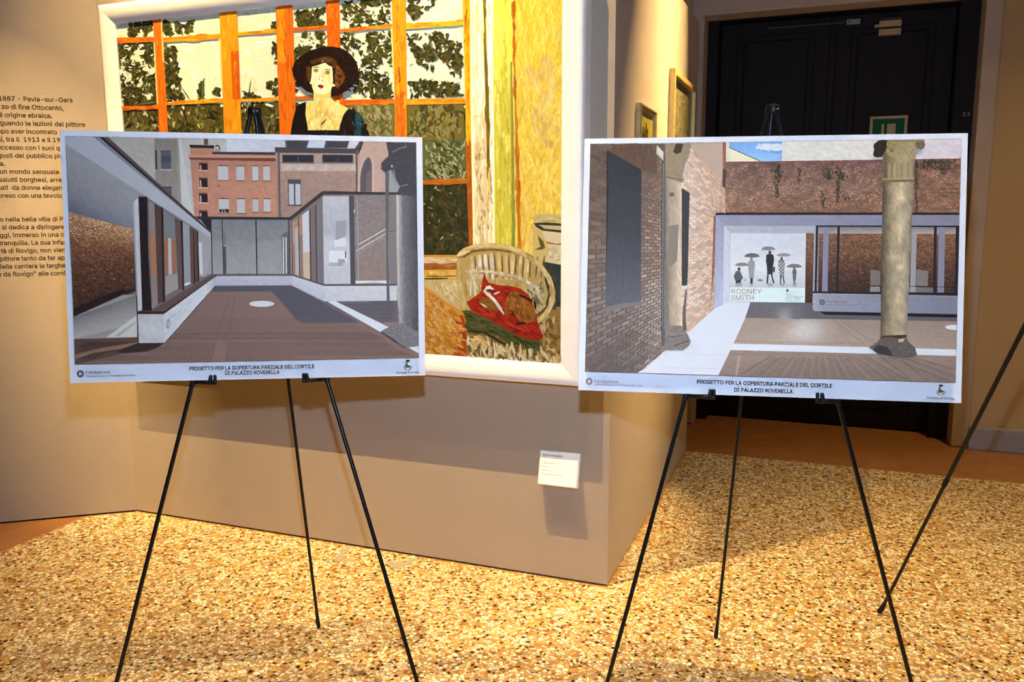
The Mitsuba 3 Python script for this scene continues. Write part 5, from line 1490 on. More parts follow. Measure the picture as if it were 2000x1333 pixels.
    sh.poly(Zc((540, 836), (838, 622), (838, 832)), (172, 174, 178))
    sh.poly(Zc((620, 820), (838, 672), (838, 690), (660, 830)), (150, 152, 156))
    sh.poly(Zc((236, 850), (852, 832), (860, 890), (1104, 888), (960, 972), (700, 990), (246, 1096)), (86, 68, 62))
    herringbone(sh, Zc((240, 856), (850, 842), (856, 895), (900, 930), (700, 985), (250, 1080)), vp, (658, 714), 100, (50, 38, 36), 1.2, 0.034, 1.1)
    sh.poly(Zc((240, 1000), (520, 930), (900, 872), (700, 940), (420, 985), (246, 1046)), (122, 96, 84))
    sh.poly(Zc((850, 886), (1106, 888), (1030, 935), (900, 968), (740, 985), (640, 975), (740, 930)), (56, 44, 42))
    # piers, posts and panes
    sh.patch(J(Za((828, 806), (886, 748)), Zc((892, 566), (846, 588))), 6, 20, lambda u, v: grain(tone((0, (140, 142, 152)), (0.4, (172, 176, 188)), (1, (160, 164, 176)))(u), RNG.random(len(u)), 0.03))
    front = J(Za((970, 752), (1478, 1092)), Zc((1436, 296), (980, 572)))
    sh.poly(front, (104, 100, 104))
    px = lambda x, top, bot, w0, w1, c: sh.poly(J(Za((x[0], top[0]), (x[1], top[1])), Zc((x[3], bot[1]), (x[2], bot[0]))), c)
    px((985, 1048, 980, 1040), (790, 815), (560, 520), 0, 0, (124, 118, 120))
    sh.poly(J(Za((988, 1110), (1052, 1122)), Zc((1044, 240), (980, 250))), (150, 104, 72))
    sh.poly(J(Zc((978, 320), (1032, 285), (1034, 500), (984, 530))), (128, 116, 116))
    px((1045, 1118, 1040, 1092), (810, 850), (510, 492), 0, 0, (78, 62, 60))
    px((1112, 1132, 1088, 1108), (846, 856), (498, 490), 0, 0, (44, 34, 36))
    px((1132, 1248, 1110, 1240), (872, 950), (432, 355), 0, 0, (112, 114, 122))
    sh.poly(J(Za((1136, 1150), (1254, 1180)), Zc((1215, 200), (1112, 240))), (142, 94, 64))
    sh.poly(J(Za((1180, 1156), (1212, 1158)), Zc((1176, 225), (1142, 235))), (160, 162, 172))
    sh.poly(Zc((1112, 250), (1240, 215), (1240, 362), (1112, 432)), (140, 134, 134))
    px((1245, 1312, 1236, 1288), (950, 985), (372, 372), 0, 0, (94, 74, 70))
    px((1306, 1326, 1278, 1294), (980, 990), (384, 378), 0, 0, (44, 36, 40))
    px((1326, 1396, 1292, 1356), (992, 1035), (340, 312), 0, 0, (130, 136, 148))
    sh.poly(Zc((1296, 318), (1356, 300), (1356, 316), (1296, 342)), (190, 194, 204))
    px((1394, 1432, 1356, 1392), (1035, 1060), (322, 318), 0, 0, (92, 72, 68))
    px((1432, 1438, 1388, 1400), (1060, 1064), (322, 318), 0, 0, (40, 32, 36))
    px((1438, 1478, 1398, 1436), (1064, 1092), (304, 298), 0, 0, (88, 66, 62))
    px((1468, 1480, 1424, 1436), (1086, 1094), (302, 296), 0, 0, (44, 36, 38))
    sh.poly(J(Za((886, 742), (974, 744), (986, 1333)), Zc((982, 574), (890, 578))), (40, 30, 32))
    sh.line(Za((978, 760))[0], Zc((980, 500))[0], 0.8, (86, 74, 74))
    # sill and plinth
    sh.poly(Zc((846, 582), (980, 576), (1110, 496), (1290, 386), (1440, 300), (1550, 236), (1600, 238), (1098, 590)), (92, 74, 72))
    sh.poly(Zc((844, 582), (1098, 586), (1098, 610), (846, 608)), (54, 38, 38))
    sh.poly(Zc((1098, 586), (1602, 236), (1596, 252), (1098, 612)), (58, 44, 46))
    sh.patch(Zc((848, 610), (1098, 610), (1106, 888), (858, 888)), 10, 10, lambda u, v: grain(tone((0, (158, 163, 174)), (0.5, (168, 174, 184)), (1, (160, 165, 176)))(v), RNG.random(len(u)), 0.03))
    sh.patch(Zc((1097, 610), (1592, 250), (1590, 338), (1105, 888)), 20, 10, lambda u, v: grain(tone((0, (172, 178, 192)), (0.8, (178, 184, 198)), (1, (150, 156, 176)))(u), RNG.random(len(u)), 0.03))
    sh.line(Zc((834, 430))[0], Zc((852, 884))[0], 1.8, (66, 46, 44))
    sh.line(Zc((1105, 889))[0], Zc((1590, 340))[0], 0.9, (60, 50, 52))
    emblem_round(sh, *Zc((1139, 704))[0], 10.0, (128, 132, 144), (176, 182, 196), 0.36, -0.7)
    up_ = V(0.0, -1.0)
    sh.text("Fondazione", Zc((1160, 664))[0], Zc((1252, 594))[0], 8.0, (140, 146, 160), False, up_)
    sh.text("Cassa di Risparmio di Padova e Rovigo", Zc((1162, 712))[0], Zc((1322, 572))[0], 3.6, (146, 152, 166), False, up_)


def people(sh, Zp):
    """Small grey figures under umbrellas, as on the poster in the print."""
    def brolly(x, y, w, h, c):
        t = np.linspace(math.pi, 2 * math.pi, 13)
        sh.poly(Zp(*([(x + w * math.cos(a), y + h * math.sin(a)) for a in t] + [(x + w * 0.5, y + h * 0.10), (x, y + h * 0.2), (x - w * 0.5, y + h * 0.10)])), c)
    for x, y, w, h, c in ((318, 662, 112, 50, (120, 118, 122)), (482, 520, 124, 62, (96, 95, 100)), (746, 405, 112, 56, (120, 118, 122)), (992, 506, 116, 48, (134, 132, 136)), (1168, 688, 124, 56, (112, 110, 116))):
        brolly(x, y, w, h, c)
    K, G, M = (52, 52, 58), (136, 138, 142), (96, 97, 102)
    def body(x, top, s, c, legs):
        P = lambda *p: Zp(*[(x + a * s, top + b * s) for a, b in p])
        sh.ellipse(*P((0, 24))[0], 20 * s / 8.333, 26 * s / 8.333, K if c is not G else (110, 110, 114), 16)
        sh.poly(P((-52, 62), (-20, 48), (22, 48), (54, 62), (60, 150), (48, 214), (-44, 214), (-58, 150)), c)
        sh.poly(P((-46, 210), (48, 210), (40, 340), (-36, 340)), c)
        for a, b in legs:
            sh.poly(P((a - 10, 336), (a + 12, 336), (b + 10, 470), (b - 10, 470)), K)
    body(470, 532, 0.98, G, ((-6, -10), (14, 8)))
    body(770, 420, 1.12, K, ((-28, -40), (20, 56)))
    body(960, 524, 0.92, M, ((-14, -20), (26, 48)))
    body(1168, 694, 0.58, M, ((-26, 30), (26, -34)))
    P = lambda *p: Zp(*p)
    sh.ellipse(*P((272, 716))[0], 2.9, 3.1, K, 14)
    sh.poly(P((226, 748), (286, 744), (306, 800), (334, 850), (318, 890), (262, 912), (206, 904), (186, 826)), (86, 86, 92))
    sh.poly(P((214, 904), (300, 900), (300, 950), (262, 936), (222, 966)), K)
    sh.poly(P((822, 684), (850, 684), (850, 764), (824, 764)), K)
    sh.poly(P((730, 690), (742, 690), (736, 1010), (724, 1010)), K)
    for a in range(4):
        for b in range(8):
            if (a + b) % 2:
                sh.poly(P((918 + a * 24, 590 + b * 30), (940 + a * 24, 590 + b * 30), (938 + a * 24, 616 + b * 30), (916 + a * 24, 616 + b * 30)), (182, 186, 192))
    sh.poly(P((560, 900), (612, 878), (672, 902), (616, 916)), (108, 108, 112))
    sh.poly(P((338, 892), (392, 888), (392, 898), (338, 904)), (104, 104, 110))
    for x, w in ((265, 80), (470, 40), (770, 66), (968, 56), (1170, 52)):
        sh.patch(P((x - w, 950), (x + w, 950), (x + w * 0.7, 1015), (x - w * 0.7, 1015)), 6, 5, lambda u, v: grain(tone((0, (128, 130, 136)), (1, (168, 172, 180)))(np.maximum(v, np.abs(2 * u - 1))), RNG.random(len(u)), 0.05))


def courtyard_right(sh):
    Za, Zb, Zc, Zd = zoomed(1120, 240, 4.76), zoomed(1500, 240, 4.76), zoomed(1120, 510, 4.76), zoomed(1500, 510, 4.76)
    Zp = zoomed(1410, 440, 8.3333)
    J = lambda *parts: np.vstack(parts)
    sh.patch(PRINTS[1], 30, 20, lambda u, v: grain((140, 126, 118), RNG.random(len(u)), 0.04))
    # sky, gable, plastered wall
    sh.patch(J(Za((1440, 192)), Zb((132, 178), (128, 372)), Za((1440, 372))), 20, 12, lambda u, v: grain(tone((0, (104, 152, 212)), (1, (136, 176, 222)))(v), RNG.random(len(u)), 0.02))
    for cx, cy, rx, ry, n in ((1790, 222, 110, 34, 90), (1840, 245, 70, 26, 50), (1905, 235, 60, 30, 40)):
        for _ in range(n):
            a = RNG.normal(0, 0.45, 2)
            x, y = cx + a[0] * rx, cy + a[1] * ry
            if y > 200 and x < 2020:
                sh.ellipse(*Za((x, y))[0], RNG.uniform(1.5, 4.5), RNG.uniform(1, 2.6), grain((190, 204, 226), [RNG.random()], 0.06)[0], 10)
    sh.poly(Za((1444, 236), (1752, 372), (1442, 372)), (206, 198, 172))
    sh.line(Za((1446, 238))[0], Za((1752, 372))[0], 1.4, (96, 84, 78))
    sh.patch(Zb((124, 180), (1782, 158), (1778, 346), (124, 366)), 50, 10, lambda u, v: grain(tone((0, (196, 194, 190)), (0.55, (190, 190, 192)), (0.75, (184, 182, 196)), (1, (186, 180, 196)))(u), RNG.random(len(u)), 0.04))
    # old brick wall at the back
    bq = J(Za((1410, 370)), Zb((1780, 338), (1766, 845)), Za((1405, 845)))
    sh.patch(bq, 30, 16, lambda u, v: grain(tone((0, (104, 76, 70)), (0.5, (122, 92, 78)), (1, (124, 90, 70)))(v), RNG.random(len(u)), 0.08))
    def backwall(u, v, r):
        c = tone((0, (110, 78, 74)), (0.3, (128, 98, 86)), (0.6, (142, 112, 94)), (1, (124, 88, 68)))(v)
        c = c + np.clip(u - 0.72, 0, 1)[:, None] * np.array([60, 24, -30])
        blot = meshkit.fbm(np.stack([u * 9, v * 4, 0 * u], 1), 3, 5)[:, None]
        c = c * (0.62 + 0.75 * blot)
        pale = meshkit.fbm(np.stack([u * 34, v * 13, 0 * u], 1), 3, 9)
        c = np.where((pale > 0.60)[:, None], c * 0.45 + np.array([176, 156, 140]) * 0.50, c)
        c = np.where((pale < 0.38)[:, None], c * 0.72, c)
        return np.where((RNG.random(len(u)) < 0.14)[:, None], c * 1.2 + 8, grain(c, r, 0.24))
    sh.bricks(bq, 96, 52, backwall, 0.12, 0.22)
    fine_noise(sh, bq, 700, [(176, 160, 146), (92, 66, 58), (190, 176, 160), (74, 54, 50), (160, 126, 96)], 1.1, 5.5, 0.1, None, 0.5)
    sh.line(J(Za((1420, 371)))[0], Zb((1050, 362))[0], 1.6, (120, 70, 74))
    sh.line(Zb((1380, 352))[0], Zb((1776, 340))[0], 1.4, (116, 74, 70))
    def ivy(x0, y0, x1, y1, n, cols=((54, 52, 46), (68, 66, 56), (46, 44, 42), (80, 74, 64))):
        p = Zb(*np.stack([RNG.normal((x0 + x1) / 2, (x1 - x0) / 4, n), RNG.uniform(y0, y1, n)], 1))
        a = RNG.normal(1.57, 0.35, n)
        d = np.stack([np.cos(a), np.sin(a)], 1) * RNG.uniform(1, 3.2, (n, 1))
        sh.lines(p - d, p + d, RNG.uniform(0.8, 2.2, n), np.array(cols)[RNG.integers(0, len(cols), n)])
    for r in ((50, 395, 125, 560, 110), (55, 560, 95, 700, 40), (270, 430, 300, 560, 30), (510, 430, 610, 530, 60), (620, 410, 660, 760, 90), (640, 470, 710, 540, 50), (480, 640, 530, 800, 40), (690, 690, 760, 720, 16), (1350, 350, 1386, 830, 130), (1390, 350, 1760, 440, 260), (1580, 430, 1660, 480, 30)):
        ivy(*r)
    for y in (610, 650):
        sh.line(Zb((1500, y))[0], Zb((1770, y + 8))[0], 1.0, (62, 44, 34))
    # pavilion
    sh.poly(J(Za((1320, 838)), Zb((1768, 838), (1768, 862)), Za((1320, 864))), (44, 42, 50))
    sh.patch(J(Za((1320, 862)), Zb((1766, 860), (1764, 966)), Za((1396, 966))), 50, 6, lambda u, v: grain(tone((0, (130, 132, 156)), (1, (122, 122, 148)))(u), RNG.random(len(u)), 0.03))
    sh.patch(J(Za((1320, 862), (1398, 962)), Zc((1386, 444), (1304, 446))), 8, 24, lambda u, v: grain(tone((0, (136, 138, 162)), (1, (158, 164, 192)))(v), RNG.random(len(u)), 0.03))
    sh.patch(J(Za((1396, 962)), Zb((436, 962), (430, 1040)), Za((1396, 1040))), 20, 5, lambda u, v: grain((152, 155, 170), RNG.random(len(u)), 0.03))
    sh.patch(J(Za((1396, 962), (1462, 1030)), Zc((1450, 384), (1386, 446))), 6, 24, lambda u, v: grain(tone((0, (166, 170, 186)), (1, (178, 186, 204)))(v), RNG.random(len(u)), 0.03))
    # poster
    sh.patch(Zp((142, 134), (1358, 140), (1344, 1022), (128, 1016)), 20, 18, lambda u, v: grain(tone((0, (176, 183, 200)), (0.45, (184, 190, 204)), (0.6, (190, 195, 206)), (1, (168, 174, 184)))(v), RNG.random(len(u)), 0.02))
    sh.patch(Zp((128, 1014), (1344, 1020), (1336, 1264), (122, 1244)), 12, 6, lambda u, v: grain((188, 208, 214), RNG.random(len(u)), 0.02))
    sh.line(Zp((140, 660))[0], Zp((1345, 664))[0], 0.6, (172, 178, 188))
    people(sh, Zp)
    ct = (150, 128, 122)
    sh.text("RODNEY", Zp((138, 1118))[0], Zp((640, 1118))[0], 9.4, ct)
    sh.text("SMITH", Zp((134, 1222))[0], Zp((508, 1222))[0], 9.4, ct)
    sh.ellipse(*Zp((1054, 1066))[0], 2.4, 3.0, (70, 86, 96), 12)
    sh.text("palazzo roverella", Zp((1086, 1086))[0], Zp((1226, 1088))[0], 1.6, (150, 170, 178))
    for s, x1, y in (("Rovigo", 1130, 1142), ("Palazzo Roverella", 1300, 1176), ("04.10 \u2014 2025", 1250, 1208), ("01.02 \u2014 2026", 1252, 1244)):
        sh.text(s, Zp((1024, y - 4))[0], Zp((x1, y))[0], 2.9, (108, 136, 142))
    # brick seen beside the poster and through the glass
    inner = brick_colours((0, (128, 88, 62)), (0.35, (118, 82, 60)), (0.7, (84, 56, 46)), (1, (66, 48, 42)), spread=0.3)
    for quad, c_, r_ in ((J(Zb((348, 1030), (420, 1030)), Zd((404, 392), (336, 392))), 4, 60), (J(Zb((462, 1036), (506, 1036)), Zd((494, 288), (456, 288))), 3, 50), (J(Zb((552, 1036), (1766, 1036)), Zd((1750, 300), (546, 292))), 66, 50)):
        sh.patch(quad, 10, 20, lambda u, v: grain(tone((0, (110, 82, 62)), (0.6, (78, 58, 48)), (1, (58, 46, 42)))(v), RNG.random(len(u)), 0.08))
        sh.bricks(quad, c_, r_, inner, 0.22, 0.1)
    fine_noise(sh, J(Zb((560, 1040), (1740, 1040)), Zd((1740, 200), (560, 200))), 420, [(176, 142, 106), (156, 120, 88), (188, 158, 122), (70, 50, 42)], 1.0, 4.5, 0.05, lambda p: RNG.random(len(p)) < np.interp(p[:, 1], (460, 560), (1, 0.3)), 0.25)
    sh.patch(Zb((440, 974), (1764, 974), (1764, 1038), (440, 1038)), 40, 4, lambda u, v: grain(tone((0, (118, 116, 124)), (1, (156, 148, 144)))(v), RNG.random(len(u)), 0.04))
    sh.line(Zb((440, 1036))[0], Zb((1764, 1040))[0], 0.8, (78, 64, 58))
    sh.poly(J(Zd((940, 80), (1034, 92), (1034, 228), (940, 228))), (112, 104, 102))
    sh.poly(J(Zd((938, 238), (1030, 238), (1030, 292), (938, 288))), (128, 126, 132))
    sh.poly(J(Zd((1290, 240), (1528, 248), (1528, 302), (1290, 298))), (108, 104, 108))
    sh.poly(J(Zd((1366, 80), (1478, 92), (1472, 235), (1366, 230))), (118, 112, 110))
    for x0, x1, y0 in ((508, 556, 974), (1576, 1634, 974), (1322, 1370, 1036)):
        c = (140, 142, 152) if x0 == 1322 else (122, 124, 150)
        sh.poly(J(Zb((x0, y0), (x1, y0)), Zd((x1 - 12, 296 + (x0 > 1000) * 4), (x0 - 16, 296 + (x0 > 1000) * 4))), c)
    sh.poly(J(Zb((424, 962), (434, 962)), Zd((424, 300), (410, 300))), (150, 152, 170))
    sh.poly(J(Zb((440, 962), (458, 962)), Zd((444, 290), (424, 290))), (40, 40, 48))
    sh.poly(J(Zb((458, 974), (464, 974)), Zd((458, 285), (444, 285))), (130, 132, 150))
    sh.poly(J(Zb((636, 970), (660, 970)), Zd((640, 292), (624, 292))), (44, 42, 50))
    sh.poly(J(Zb((1530, 970), (1556, 970)), Zd((1544, 302), (1522, 302))), (44, 42, 50))
    sh.poly(J(Zb((1732, 970), (1766, 970)), Zd((1752, 304), (1724, 304))), (42, 40, 48))
    sh.poly(Zb((436, 958), (1764, 960), (1764, 972), (436, 970)), (40, 40, 48))
    sh.line(Zd((412, 180))[0], Zd((460, 184))[0], 0.9, (44, 44, 52))
    sh.line(Zd((1290, 236))[0], Zd((1750, 244))[0], 1.2, (44, 40, 44))
    sh.poly(Zd((404, 282), (1752, 296), (1750, 326), (404, 306)), (40, 40, 46))
    # floors
    sh.poly(J(Zc((1300, 446), (1450, 380), (1660, 384)), Zc((1345, 1066), (590, 1040), (1050, 668))), (186, 193, 212))
    sh.patch(J(Zc((1640, 384)), Zd((340, 388), (340, 545)), Zc((1590, 532))), 20, 8, lambda u, v: grain((98, 96, 103), RNG.random(len(u)), 0.03))
    sh.poly(Zd((330, 388), (1745, 480), (1742, 566), (330, 545)), (94, 90, 97))
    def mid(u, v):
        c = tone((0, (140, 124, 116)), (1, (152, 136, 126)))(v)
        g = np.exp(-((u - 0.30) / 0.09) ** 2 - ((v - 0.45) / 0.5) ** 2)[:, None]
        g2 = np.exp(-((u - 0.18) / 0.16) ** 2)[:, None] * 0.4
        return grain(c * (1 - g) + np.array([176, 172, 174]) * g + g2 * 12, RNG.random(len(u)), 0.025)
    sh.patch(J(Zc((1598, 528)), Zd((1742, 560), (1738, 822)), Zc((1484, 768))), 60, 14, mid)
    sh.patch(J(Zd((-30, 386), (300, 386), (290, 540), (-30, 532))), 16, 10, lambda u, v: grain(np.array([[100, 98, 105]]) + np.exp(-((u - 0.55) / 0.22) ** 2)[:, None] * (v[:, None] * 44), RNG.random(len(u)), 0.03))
    for a_, b_ in (((600, 548), (890, 775)), ((672, 552), (985, 768))):
        sh.line(Zd(a_)[0], Zd(b_)[0], 0.8, (116, 102, 98))
    sh.lines(Zd(*[(x, 752 + x * 0.018) for x in range(-200, 900, 24)]), Zd(*[(x - 2 + x * 0.008, 778 + x * 0.024) for x in range(-200, 900, 24)]), 0.6, (124, 106, 100))
    sh.line(Zc((1490, 742))[0], Zd((900, 768))[0], 0.6, (124, 106, 100))
    sh.patch(J(Zc((1455, 826)), Zd((1738, 878), (1732, 1130)), Zc((1342, 1062))), 40, 14, lambda u, v: grain(tone((0, (140, 122, 114)), (1, (124, 110, 104)))(v), RNG.random(len(u)), 0.03))
    low = J(Zc((1455, 860)), Zd((1736, 905), (1730, 1120)), Zc((1540, 1064), (1560, 870)))
    lp = shapely.Polygon(low)
    A, B = [], []
    for k in range(26):                                       # herringbone bands running to the back
        x0 = -300 + k * 88
        xt = 450 + (x0 - 450) * 0.62
        for m in range(34):
            v0 = m / 34
            x = xt + (x0 - xt) * v0 * 1.3
            y = 895 + 225 * v0
            wd = (40 + 26 * v0) * (1 if k % 2 else -1)
            A.append((x, y))
            B.append((x + abs(wd), y + (7 + 5 * v0) * (1 if k % 2 else -1)))
    A, B = Zd(*A), Zd(*B)
    ok = shapely.contains_xy(lp, A[:, 0], A[:, 1]) & shapely.contains_xy(lp, B[:, 0], B[:, 1])
    sh.lines(A[ok], B[ok], 0.55, (102, 88, 82))
    sh.poly(Zd((1050, 893), (1210, 915), (1490, 1120), (1330, 1114)), (128, 112, 105))
    for a_, b_ in (((1050, 893), (1332, 1114)), ((1210, 912), (1488, 1118))):
        sh.line(Zd(a_)[0], Zd(b_)[0], 0.8, (84, 72, 68))
    sh.poly(J(Zc((1520, 880), (1560, 876)), Zc((1516, 1060), (1500, 1060))), (150, 134, 126))
    sh.lines(Zd(*[(x, 832 + x * 0.024) for x in range(-220, 960, 26)]), Zd(*[(x + 1, 862 + x * 0.024) for x in range(-220, 960, 26)]), 0.6, (104, 90, 84))
    sh.line(Zc((1440, 862))[0], Zd((960, 888))[0], 0.6, (104, 90, 84))
    sh.poly(J(Zc((1476, 766)), Zd((1738, 820), (1735, 880)), Zc((1452, 826))), (190, 198, 216))
    sh.poly(Zd((1628, 612), (1650, 598), (1700, 592), (1741, 594), (1741, 642), (1690, 638), (1650, 628)), (190, 198, 216))
    for a_, b_ in (((830, 986), (1360, 1000)), ((1050, 862), (1420, 876)), ((1120, 1000), (1060, 1050))):
        sh.line(Zc(a_)[0], Zc(b_)[0], 0.5, (164, 170, 188))
    # bench
    sh.poly(Zd((470, 470), (1742, 492), (1742, 524), (520, 498)), (36, 34, 40))
    sh.patch(Zd((408, 300), (1744, 324), (1742, 494), (408, 466)), 40, 8, lambda u, v: grain(tone((0, (146, 149, 170)), (0.06, (132, 135, 156)), (1, (118, 121, 144)))(u), RNG.random(len(u)), 0.03))
    sh.poly(Zd((400, 440), (430, 472), (400, 472)), (92, 90, 96))
    sh.line(Zd((408, 302))[0], Zd((1744, 326))[0], 0.8, (164, 168, 188))
    emblem_round(sh, *Zd((495, 384))[0], 5.4, (84, 86, 106), (132, 136, 156), 1.0, 0)
    sh.text("Fondazione", Zd((534, 388))[0], Zd((726, 392))[0], 5.2, (92, 94, 114))
    sh.text("Cassa di Risparmio di Padova e Rovigo", Zd((534, 410))[0], Zd((920, 414))[0], 2.4, (100, 103, 124))
    # brick wall at the left, in perspective towards its vanishing point
    VX, VY = 1531.0, 489.0
    def wallbricks(x0, x1, ya, yb, fn, rows, step, keep):
        """Rows are lines through the vanishing point; ya/yb: heights at x0."""
        Q, U = [], []
        k0, k1 = (ya - VY) / (VX - x0), (yb - VY) / (VX - x0)
        ks = np.linspace(k0, k1, rows + 1)
        D0, D1 = 1 / (VX - x0), 1 / (VX - x1)
        for r in range(rows):
            ds = np.arange(D0 - step * (0.5 * (r % 2)), D1, step)
            for d in ds:
                a, b = max(d + step * 0.05 * (1 + RNG.random()), D0), min(d + step * (0.94 - 0.05 * RNG.random()), D1)
                if b <= a:
                    continue
                xa, xb = VX - 1 / a, VX - 1 / b
                e = (ks[r + 1] - ks[r]) * 0.10
                t, s = ks[r] + e * (0.6 + RNG.random()), ks[r + 1] - e * (0.6 + RNG.random())
                Q.append([(xa, VY + t * (VX - xa)), (xb, VY + t * (VX - xb)), (xb, VY + s * (VX - xb)), (xa, VY + s * (VX - xa))])
                U.append((xa, (Q[-1][0][1] + Q[-1][3][1]) / 2))
        Q, U = np.array(Q), np.array(U)
        m = Q.mean(1)
        ok = shapely.contains_xy(keep, m[:, 0], m[:, 1])
        sh.quads(Q[ok], fn(U[ok][:, 0], U[ok][:, 1]))
    near = J(Za((158, 206), (850, 203), (850, 1333)), Zc((812, 862), (590, 1040), (108, 1026), (132, 0)))
    sh.poly(near, (92, 81, 75))
    def nearcol(x, y):
        t = np.clip((y - 300) / 420, 0, 1)
        c = tone((0, (94, 78, 68)), (0.4, (112, 94, 84)), (0.7, (126, 116, 114)), (1, (108, 100, 100)))(t)
        c = c * (0.92 + 0.30 * np.clip((x - 1220) / 75, 0, 1))[:, None]
        c = grain(c, RNG.random(len(x)), 0.12)
        p = RNG.random(len(x))
        c = np.where((p < 0.05)[:, None], c * np.array([1.06, 0.93, 0.88]), c)
        return np.where((p > 0.95)[:, None], np.clip(c * 1.16, 0, 255), c)
    nk = shapely.Polygon(near)
    wallbricks(1140, 1299, 205, 830, nearcol, 64, 0.00017, nk)
    fine_noise(sh, J(Za((158, 206), (830, 206)), Zc((812, 850), (110, 1020))), 700, [(150, 138, 130), (70, 60, 56), (134, 120, 112), (162, 154, 150)], 1.0, 5, 0.1, lambda p: shapely.contains_xy(nk, p[:, 0], p[:, 1]), 0.5)
    sh.poly(Za((320, 262), (420, 208), (720, 206), (770, 330), (780, 480), (632, 442)), (92, 72, 60))
    vp_ = shapely.Polygon(Za((330, 262), (420, 210), (720, 208), (690, 430), (632, 438)))
    fine_noise(sh, Za((330, 206), (730, 206), (730, 440), (330, 440)), 260, [(70, 54, 46), (116, 92, 76), (84, 66, 56)], 1.3, 22, 1.45, lambda p: shapely.contains_xy(vp_, p[:, 0], p[:, 1]), 0.06)
    sh.patch(J(Za((314, 262), (632, 444)), Zc((624, 382), (298, 432))), 16, 30, lambda u, v: grain(tone((0, (52, 54, 60)), (0.5, (62, 66, 74)), (0.8, (78, 82, 92)), (1, (88, 92, 102)))(v), RNG.random(len(u)), 0.03))  # dark opening, with the flash haze painted in: paler towards its foot
    sh.poly(J(Za((310, 300), (320, 264), (326, 600)), Zc((302, 300), (296, 300)))[:4], (44, 44, 50))
    sh.poly(J(Zc((298, 430), (440, 396), (626, 378), (626, 420), (440, 440), (300, 480))), (112, 106, 106))
    # far brick return behind the column
    far = J(Za((1000, 205), (1384, 190), (1406, 600), (1408, 840), (1322, 842), (1300, 880)), Zc((1302, 448), (1044, 672), (1000, 640)))
    sh.poly(far, (164, 144, 132))
    def farcol(x, y):
        t = np.clip((x - 1330) / 80, 0, 1)
        c = tone((0, (190, 170, 158)), (0.4, (182, 160, 144)), (1, (172, 140, 112)))(t)
        c = grain(c, RNG.random(len(x)), 0.14)
        return np.where((RNG.random(len(x)) < 0.08)[:, None], c * np.array([0.95, 0.84, 0.76]), c)
    fk = shapely.Polygon(far)
    wallbricks(1330, 1416, 270, 690, farcol, 74, 0.00034, fk)
    fine_noise(sh, J(Za((1050, 205), (1380, 205)), Zc((1300, 440), (1050, 600))), 500, [(206, 192, 180), (134, 112, 100), (154, 126, 108)], 0.9, 6, 0.7, lambda p: shapely.contains_xy(fk, p[:, 0], p[:, 1]), 0.4)
    sh.poly(Za((1384, 190), (1414, 190), (1414, 436), (1384, 440)), (150, 92, 70))
    for y in range(200, 430, 15):
        sh.line(Za((1386, y))[0], Za((1412, y + 3))[0], 0.7, (96, 56, 46))
    sh.poly(Za((1414, 188), (1446, 188), (1440, 372), (1414, 372)), (192, 186, 178))
    sh.poly(Za((1384, 440), (1414, 436), (1408, 620), (1380, 590)), (82, 62, 54))
    sh.poly(J(Za((1300, 880), (1318, 866)), Zc((1300, 120), (1276, 380))), (132, 82, 62))
    sh.poly(J(Za((1000, 612), (1078, 656), (1062, 1333)), Zc((1054, 228), (1004, 236))), (62, 62, 66))
    sh.poly(Zc((1002, 232), (1060, 228), (1056, 252), (1004, 258)), (186, 184, 184))
    sh.poly(Zc((1040, 262), (1052, 262), (1044, 400), (1040, 520), (1050, 640), (1030, 660), (1010, 640), (1012, 470)), (96, 84, 78))
    # half column with its capital, pipe and lamp
    sh.patch(J(Za((848, 520), (1004, 540)), Zc((1004, 610), (862, 650))), 16, 40, lambda u, v: grain(tone((0, (112, 104, 94)), (0.3, (146, 134, 118)), (0.7, (164, 150, 132)), (1, (184, 168, 150)))(u) * (0.9 + 0.2 * meshkit.fbm(np.stack([u * 4, v * 10, 0 * u], 1), 3, 2)[:, None]), RNG.random(len(u)), 0.06))
    capital = Za((842, 204), (1094, 200), (1070, 330), (1040, 380), (1010, 500), (1024, 552), (1004, 566), (850, 520), (848, 360))
    sh.poly(capital, (134, 120, 98))
    ck = shapely.Polygon(capital)
    fine_noise(sh, Za((842, 200), (1094, 200), (1094, 560), (842, 560)), 200, [(156, 140, 114), (96, 82, 64), (172, 156, 128), (116, 100, 80)], 1.5, 9, 1.3, lambda p: shapely.contains_xy(ck, p[:, 0], p[:, 1]), 0.25)
    sh.poly(Za((950, 204), (1020, 204), (1000, 280), (960, 300), (925, 280)), (70, 58, 50))
    sh.line(Za((850, 508))[0], Za((1016, 540))[0], 1.4, (84, 70, 58))
    sh.ellipse(*Za((912, 672))[0], 5.5, 4.5, (104, 94, 82), 14)
    sh.poly(J(Za((880, 960), (975, 950), (965, 1200)), Zc((960, 0), (900, 60), (880, 0))), (120, 114, 108))
    base = Zc((862, 600), (1000, 600), (1014, 640), (1060, 682), (1086, 742), (1076, 780), (1016, 828), (850, 828), (812, 850), (820, 760), (856, 700))
    sh.poly(base, (112, 108, 106))
    bk = shapely.Polygon(base)
    fine_noise(sh, Zc((812, 600), (1090, 600), (1090, 850), (812, 850)), 260, [(150, 142, 134), (84, 82, 84), (132, 126, 120), (98, 94, 94), (168, 158, 148)], 1.5, 8, 0.3, lambda p: shapely.contains_xy(bk, p[:, 0], p[:, 1]), 0.5)
    sh.line(Zc((870, 712))[0], Zc((1020, 690))[0], 1.2, (70, 66, 66))
    sh.line(Zc((930, 790))[0], Zc((1060, 742))[0], 1.6, (66, 60, 58))
    sh.poly(J(Za((836, 204), (852, 204), (852, 1333)), Zc((856, 0), (846, 770), (814, 800), (824, 0))), (88, 88, 92))
    sh.poly(J(Za((822, 370), (836, 370)), Zc((820, 640), (812, 660))), (52, 50, 52))
